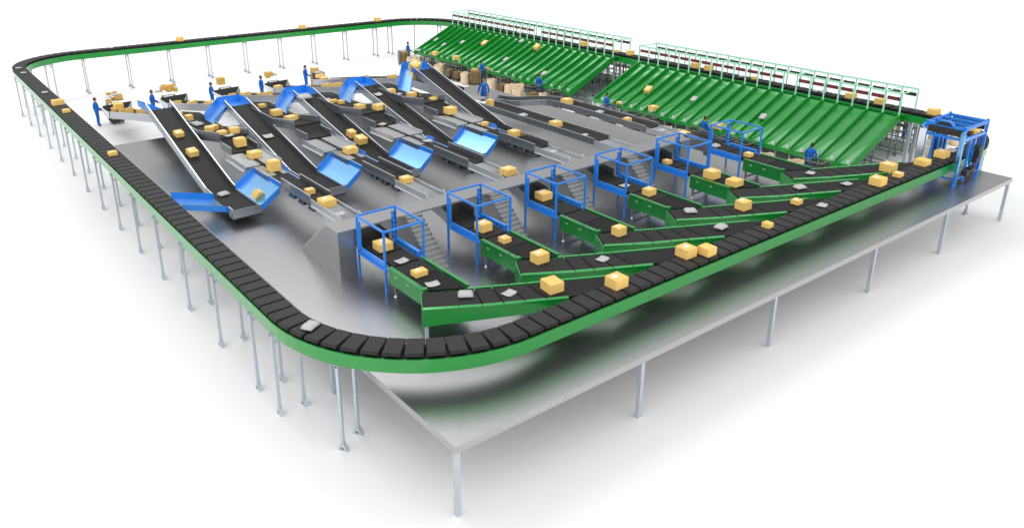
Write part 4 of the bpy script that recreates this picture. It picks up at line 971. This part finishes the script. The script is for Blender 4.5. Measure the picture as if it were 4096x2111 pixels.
def make_body(pose):
    """forward +X, left +Y. pose: dict of elbow/hand positions for R and L"""
    V = []; E = []; Rr = []
    def add(p, r, par=None):
        V.append(p); Rr.append(r); i = len(V)-1
        if par is not None: E.append((par,i))
        return i
    pel = add((0,0,.96),(.17,.15)); wst = add((0,0,1.1),(.175,.15),pel); ch = add((0,0,1.28),(.2,.15),wst); sh = add((0,0,1.42),(.12,.1),ch); nk = add((.01,0,1.52),(.055,.058),sh); add((.015,0,1.58),(.056,.056),nk)
    for s in (1,-1):
        hp = add((0,s*.1,.88),.118,pel); kn = add((.02,s*.112,.5),.092,hp); an = add((-.01,s*.12,.12),.075,kn); he = add((-.01,s*.125,.055),.055,an); add((.15,s*.15,.04),.04,he)
        S = pose['L' if s > 0 else 'R']
        so = add((0,s*.215,1.385),.07,sh); el = add(S[0],.06,so); wr = add(S[1],.046,el)
        d_ = (Vector(S[1])-Vector(S[0])).normalized(); h1 = Vector(S[1])+d_*.05; hd = add(tuple(h1),(.042,.026),wr); add(tuple(h1+d_*.05),(.04,.02),hd)
    hands = [Vector(pose[k][1]) for k in 'LR']
    def pick(c):
        if c.z > 1.525: return 1
        for k in 'LR':
            w_ = Vector(pose[k][1]); d_ = (w_-Vector(pose[k][0])).normalized()
            if (c-w_).length < .2 and (c-w_).dot(d_) > .005: return 1
        if c.z < .085: return 2
        return 0
    me = skin_mesh('body', V, E, Rr, [M['overall'], M['skin'], M['shoe']], pick, 1)
    bm = bmesh.new(); bm.from_mesh(me)
    # head: shaped ellipsoid with nose and ears, fingers and thumb
    def ball(c, r, mi, seg=14, shape=None):
        res = bmesh.ops.create_uvsphere(bm, u_segments=seg, v_segments=seg-4, radius=1)
        vs = res['verts']
        for v in vs:
            p = v.co.copy(); 
            if shape: p = shape(p)
            v.co = Vector((c[0]+p.x*r[0], c[1]+p.y*r[1], c[2]+p.z*r[2]))
        for f in {f for v in vs for f in v.link_faces}: f.material_index = mi; f.smooth = True
    def head_shape(p):
        q = p.copy()
        if q.z < 0: q.x = q.x*(1+.18*q.z)+.1*-q.z*max(0,p.x+.3); q.y *= (1+.28*q.z)
        if p.x > .5 and abs(p.z) < .3: q.x *= .96
        return q
    ball((.02,0,1.665), (.098,.08,.122), 1, 16, head_shape)
    ball((.118,0,1.65), (.02,.014,.026), 1, 8)
    for s in (1,-1): ball((.015,s*.082,1.66), (.02,.01,.03), 1, 8)
    for k in 'LR':
        wv = Vector(pose[k][1]); dv = (wv-Vector(pose[k][0])).normalized(); side = dv.cross(Vector((1,0,0)) if abs(dv.x) < .8 else Vector((0,0,1))).normalized(); nrm = dv.cross(side)
        base = wv+dv*.1; new = MB()
        for i, ln in enumerate((.07,.08,.075,.06)):
            p0 = base+side*(.027-.018*i); p1 = p0+dv*ln*.55; p2 = p1+(dv*.75+nrm*.55)*ln*.5
            new.cyl(p0-dv*.02,p1,.0095,6,r2=.0085); new.cyl(p1,p2,.0085,6,r2=.006)
        p0 = wv+dv*.05+side*.03; p1 = p0+(dv+side*.8).normalized()*.05; new.cyl(p0-side*.015,p1,.012,6,r2=.0095); new.cyl(p1,p1+dv*.035,.0095,6,r2=.007)
        vs = [bm.verts.new(v) for v in new.v]
        for f in new.f:
            try: ff = bm.faces.new([vs[i] for i in f]); ff.material_index = 1; ff.smooth = True
            except ValueError: pass
    bm.to_mesh(me); bm.free()
    return me
def hair_mesh():
    m = MB(); NU, NV_ = 16, 9; idx = {}
    for j in range(NV_+1):
        for i in range(NU):
            t = 2*pi*i/NU; lim = 1.15 if cos(t) > .35 else (1.75 if abs(cos(t)) <= .35 else 2.25); ph = lim*j/NV_
            idx[j,i] = len(m.v); m.v.append((.01+.108*sin(ph)*cos(t), .09*sin(ph)*sin(t), 1.672+.13*cos(ph)))
    for j in range(NV_):
        for i in range(NU): m.f.append([idx[j,i],idx[j+1,i],idx[j+1,(i+1)%NU],idx[j,(i+1)%NU]]); m.m.append(0)
    return m.mesh('hair', M['hair'], smooth=True)
hair_me = hair_mesh()
em = MB()
for s in (1,-1): em.box(.108,s*.032-.011,1.672,.118,s*.032+.011,1.682); em.box(.106,s*.032-.017,1.695,.116,s*.032+.017,1.701)
em.box(.1,-.02,1.607,.112,.02,1.613)
face_me = em.mesh('eyes_and_mouth', M['hair'])
band_m = MB(); 
for i in range(20):
    t0, t1 = 2*pi*i/20, 2*pi*(i+1)/20
    band_m.quad([(.158*cos(t0),.176*sin(t0),1.02),(.158*cos(t1),.176*sin(t1),1.02),(.158*cos(t1),.176*sin(t1),1.045),(.158*cos(t0),.176*sin(t0),1.045)])
band_me = band_m.mesh('waistband', M['band'], recalc=False)
shirt_me = MB().prism([(.085,-.045,1.5),(.085,.045,1.5),(.148,0,1.3)], (.012,0,0)).mesh('shirt', M['shirt'])
POSE = {'ahead': {'R':((.06,-.25,1.13),(.27,-.2,.98)), 'L':((.04,.25,1.13),(.3,.12,1.0))},
        'reach': {'R':((.05,-.32,1.17),(.25,-.4,.98)), 'L':((-.02,.27,1.13),(.06,.29,.88))},
        'spread': {'R':((.02,-.275,1.14),(.15,-.31,.92)), 'L':((.02,.275,1.14),(.17,.29,.93))}}
BODY = {k: make_body(v) for k, v in POSE.items()}
def person(x, y, z, rz, pose, label):
    r = thing('person', label, 'person', (x,y,z), rz, 'workers in blue overalls')
    b = obj('body', BODY[pose], r); obj('hair', hair_me, r); obj('face_features', face_me, r); obj('waistband', band_me, r); obj('shirt', shirt_me, r)
    return r
for x, y, z, rz, ps, lb in [
 (3.34,33.5,0,-.1,'ahead','worker in blue overalls beside the leftmost hopper, whole figure visible'),
 (6.72,33.5,0,-.1,'ahead','worker in blue overalls beside the second hopper from the left'),
 (10.55,33.47,0,-.1,'ahead','worker in blue overalls beside the third hopper from the left'),
 (14.05,33.47,0,-.1,'ahead','worker in blue overalls beside the fourth hopper from the left'),
 (18.1,35.0,0,-.15,'ahead','worker in blue overalls at the full cage cart of the fifth feed conveyor'),
 (29.62,39.15,0,-.3,'ahead','worker in blue overalls behind the full cage cart left of the chutes'),
 (29.68,28.65,0,-.25,'reach','worker in blue overalls, back turned, in the middle of the far left chutes'),
 (20.3,16.0,ZD,pi+.75,'spread','man in open blue jacket facing the camera at the roller table on the platform'),
 (29.85,22.2,0,0,'reach','worker in blue overalls, back turned, near the right end of the far left chutes'),
 (29.42,15.1,0,-.5,'reach','worker in blue overalls in profile at the left end of the near right chutes'),
 (29.6,7.55,0,-.3,'reach','worker in blue overalls, back turned, left of the rightmost blue frame'),
 (29.6,.9,0,.1,'spread','worker in blue overalls, back turned, at the right end of the near right chutes'),
 (40.4,1.3,0,pi,'spread','worker behind the ring of whom only blue legs show under the near right chutes')]:
    person(x,y,z,rz,ps,lb)

# ------------------------------------------------------------------ cage carts, their contents, sacks
def make_cart():
    r = thing('cage_cart', '', 'cage cart', group='wire cage carts')
    h = .38
    MB().box(-h,-h,.15,h,h,.22).build('base', M['black'], r)
    for sx in (-1,1):
        for sy in (-1,1):
            c = MB().box(sx*.3-.02,sy*.3-.03,.06,sx*.3+.02,sy*.3+.03,.15).build('caster_fork', M['brass'], r); MB().cyl((sx*.3-.022,sy*.3,.07),(sx*.3+.022,sy*.3,.07),.07,12).build('wheel', M['black'], c)
    for k in range(4):
        m = MB(); n = 5
        def pt(u, z): 
            a = -h+2*h*u
            return [(a,-h,z),(h,a,z),(-a,h,z),(-h,-a,z)][k]
        for i in range(n+1): m.bar(pt(i/n,.22),pt(i/n,1.21),.033,.033)
        for z in (.36,.55,.75,.97): m.bar(pt(0,z),pt(1,z),.033,.03,1)
        m.bar(pt(0,1.22),pt(1,1.22),.042,.04,1)
        m.build('wire_panel', [M['cage'], M['cage_rim']], r)
    return r
cart0 = make_cart()
CARTS = [(28.72,38.35,3,'cage cart packed full of boxes in front of the worker at the far left end'),
 (28.72,34.85,1,'cage cart behind the tallest blue head chute, first along the far left lip'),
 (28.68,31.5,2,'rear one of the overlapping pair of cage carts at the far left chutes'),
 (28.74,30.4,2,'front one of the overlapping pair of cage carts at the far left chutes'),
 (28.72,28.15,3,'cage cart with a box topping its pile, middle of the far left chutes'),
 (28.75,24.85,2,'cage cart between the lone sack and the four sacks at the far left chutes'),
 (28.7,21.45,2,'cage cart beside the worker near the right end of the far left chutes'),
 (28.85,19.4,1,'cage cart under the right corner of the far left chutes'),
 (28.5,16.3,2,'cage cart in the gap between the two chute banks'),
 (28.7,14.2,2,'cage cart in front of the worker at the left end of the near right chutes'),
 (28.6,12.05,0,'empty cage cart, left one of the pair behind the S-curve belt'),
 (28.7,10.85,1,'nearly empty cage cart, right one of the pair behind the S-curve belt'),
 (28.68,7.5,0,'empty cage cart in front of the worker left of the rightmost blue frame'),
 (28.66,5.25,1,'cage cart seen through the rightmost blue frame, left one'),
 (28.7,4.2,0,'cage cart seen through the rightmost blue frame, right one'),
 (28.8,.05,1,'cage cart in front of the worker at the right end of the near right chutes'),
 (4.42,33.55,3,'dark cage cart on wheels behind the leftmost hopper'),(7.85,33.6,3,'dark cage cart behind the second hopper from the left'),
 (11.6,33.55,3,'dark cage cart behind the third hopper from the left'),(15.05,33.55,3,'dark cage cart behind the fourth hopper from the left'),(18.95,34.75,3,'dark cage cart with stacked boxes at the fifth feed conveyor')]
SHORT = ['at the worker left of the chutes','behind the tallest head chute','at the rear of the overlapping pair','at the front of the overlapping pair','whose pile a single box tops','beside the four grouped sacks','near the right end of the far left chutes','under the right corner of the far left chutes','in the gap between the chute banks','at the left end of the near right chutes','behind the S-curve, left','behind the S-curve, right','left of the rightmost blue frame','seen through the rightmost blue frame, left','seen through the rightmost blue frame, right','at the right end of the near right chutes','behind the leftmost hopper','behind the second hopper','behind the third hopper','behind the fourth hopper','at the fifth feed conveyor']
cart_objs = [cart0]+[copy_tree(cart0) for _ in CARTS[1:]]
for o, (x,y,fill,lb) in zip(cart_objs, CARTS):
    o.location = (x,y,0); o['label'] = lb; o.rotation_euler = (0,0,random.uniform(-.06,.06))
    short_ = SHORT[cart_objs.index(o)]
    nl = {0:0,1:1,2:2,3:3}[fill]; hh = .25 if fill < 3 else .3
    for a in (-1,1):
        for c in (-1,1):
            for l in range(nl):
                e_ = .28
                carton(x+a*.15, y+c*.15, .23+l*hh, e_, e_, hh-.008, 'cardboard box inside the cage cart %s' % short_, random.uniform(-.02,.02), sticker=False, group='boxes in the cage cart %s' % short_, m='card_shaded')
carton(28.66,28.2,1.13,.4,.36,.2,'single box topping the pile in a cage cart at the far left chutes', m='card_shaded')
# floating piles above the hopper carts, as in the picture
FL = [(4.27,33.8,1.76,.28,.26,.16,0),(4.66,34.0,1.7,.24,.24,.2,0),(4.73,33.4,1.56,.42,.42,.27,0),(4.1,33.4,1.37,.3,.28,.2,0),(4.54,33.7,1.4,.36,.36,.2,0),(4.85,33.6,1.4,.3,.3,.16,0),
 (7.46,33.4,1.72,.32,.3,.2,1),(7.6,33.8,1.82,.26,.2,.14,1),(7.9,33.6,1.55,.46,.42,.4,1),(7.77,33.3,1.55,.24,.2,.26,1),(8.24,33.4,1.5,.22,.24,.27,1),(8.27,33.8,1.78,.22,.2,.16,1),
 (11.27,33.5,1.56,.48,.48,.44,2),(14.67,33.5,1.66,.48,.44,.3,3),(14.5,33.3,1.6,.3,.22,.1,3)]
for x,y,z,ex,ey,h,k in FL:
    carton(x,y,z,ex,ey,h,'cardboard box in the pile hovering above the cart of the %s hopper' % HN[k], random.uniform(-.12,.12), sticker=False, group='boxes hovering above the %s hopper cart' % HN[k], m='card_shaded')
for x,y,z,th,k,lb in [(4.15,33.5,1.66,0,0,'flat mailer poking left out of the hovering pile above the leftmost cart'),(4.5,33.3,1.78,1,0,'padded mailer on top of the hovering pile above the leftmost cart'),(7.15,33.4,1.6,1,1,'padded mailer left of the hovering pile above the second cart'),(11.2,33.5,1.58,0,2,'flat mailer under the big hovering box above the third cart'),(15.0,33.5,1.68,1,3,'padded mailer right of the hovering box above the fourth cart')]:
    mailer(x,y,z,th,lb,.2)
carton(18.75,34.75,1.22,.48,.46,.34,'big box stacked on the cage cart of the fifth feed conveyor', m='card_shaded')
carton(18.7,33.9,1.0,.5,.4,.22,'box pushed off the cage cart onto the end of the fifth feed conveyor')
mailer(18.75,34.2,1.24,True,'padded mailer lying before the big box on the fifth cart',0,sc=1.2)

def sack_mesh(seed):
    rnd = random.Random(seed); m = MB(); NU = 20; prof = [(.0,.0),(.3,.0),(.36,.06),(.37,.25),(.34,.45),(.36,.62),(.37,.74),(.38,.84),(.36,.85),(.345,.78),(.33,.5),(.3,.2),(0,.18)]
    ph = [rnd.uniform(0,6) for _ in range(6)]; idx = {}
    for j, (r_, z) in enumerate(prof):
        for i in range(NU):
            t = 2*pi*i/NU; k = 1+.05*sin(3*t+ph[0]+z*4)+.035*sin(5*t+ph[1]-z*6)+.02*sin(9*t+ph[2])
            zz_ = z+(.03*sin(2*t+ph[3])+.025*sin(5*t+ph[4]) if z > .6 else .01*sin(4*t+ph[5]) if z > .1 else 0)
            sq = (abs(cos(t))**4+abs(sin(t))**4)**(-.12)
            idx[j,i] = len(m.v); m.v.append((r_*k*sq*cos(t), r_*k*sq*sin(t), zz_))
    for j in range(len(prof)-1):
        for i in range(NU): m.f.append([idx[j,i],idx[j,(i+1)%NU],idx[j+1,(i+1)%NU],idx[j+1,i]]); m.m.append(0)
    return m.mesh('sack', M['sack'], smooth=True, recalc=False)
sacks = [sack_mesh(i) for i in range(4)]
for i, (x,y,sc,lb) in enumerate([(29.25,37.5,1,'beige sack at the left end of the far left chutes, rearmost of three'),(28.5,36.9,.97,'beige sack with a mailer on its rim, left of three at the far left chutes'),(28.45,36.05,.95,'beige sack half hidden by the tallest blue head chute'),
 (28.65,33.0,1,'beige sack left of the overlapping pair of cage carts'),(29.15,33.35,.95,'beige sack peeking out behind another near the pair of cage carts'),(28.55,29.25,1,'beige sack squeezed between two cage carts beside the worker in the middle'),(28.75,26.15,1,'lone beige sack behind the man on the platform'),
 (28.62,23.9,1,'left one of the four grouped beige sacks'),(29.2,23.6,1,'rear one of the four grouped beige sacks'),(28.75,23.2,1,'middle one of the four grouped beige sacks'),(28.35,22.75,1.02,'front one of the four grouped beige sacks'),
 (28.8,20.4,.9,'beige sack between two cage carts at the right end of the far left chutes'),(28.7,9.6,1,'beige sack behind the end of the rightmost roller track'),(28.9,8.5,1,'beige sack left of the empty cage cart near the rightmost blue frame'),(28.8,6.2,1,'beige sack behind the left post of the rightmost blue frame'),
 (28.8,2.9,1,'beige sack right of the rightmost blue frame, left one of two'),(29.05,1.35,1,'beige sack left of the worker at the right end of the near right chutes'),
 (40.9,-.2,1.05,'beige sack seen through the blue gantry, left one'),(41.5,-1.1,1.05,'beige sack seen through the blue gantry, right one'),(41.2,2.4,1.05,'beige sack behind the ring under the right end of the near right chutes')]):
    r = obj('sack', sacks[i % 4]); r.location = (x,y,0); r.rotation_euler = (0,0,random.uniform(0,6)); r.scale = (sc,sc,1)
    tag(r, lb, 'sack', 'beige sacks along the chutes')
carton(4.1,31.05,1.45,.44,.44,.36,'tilted box on top of the heap in the leftmost hopper',rot=(.12,.1,.15),sticker=False)
mailer(28.3,36.85,.86,True,'padded mailer lying on the rim of a beige sack at the far left end',.3,sc=.9)
carton(41.6,6.0,.25,.5,.5,.4,'box on the floor behind the ring seen between the chute legs', sticker=False)
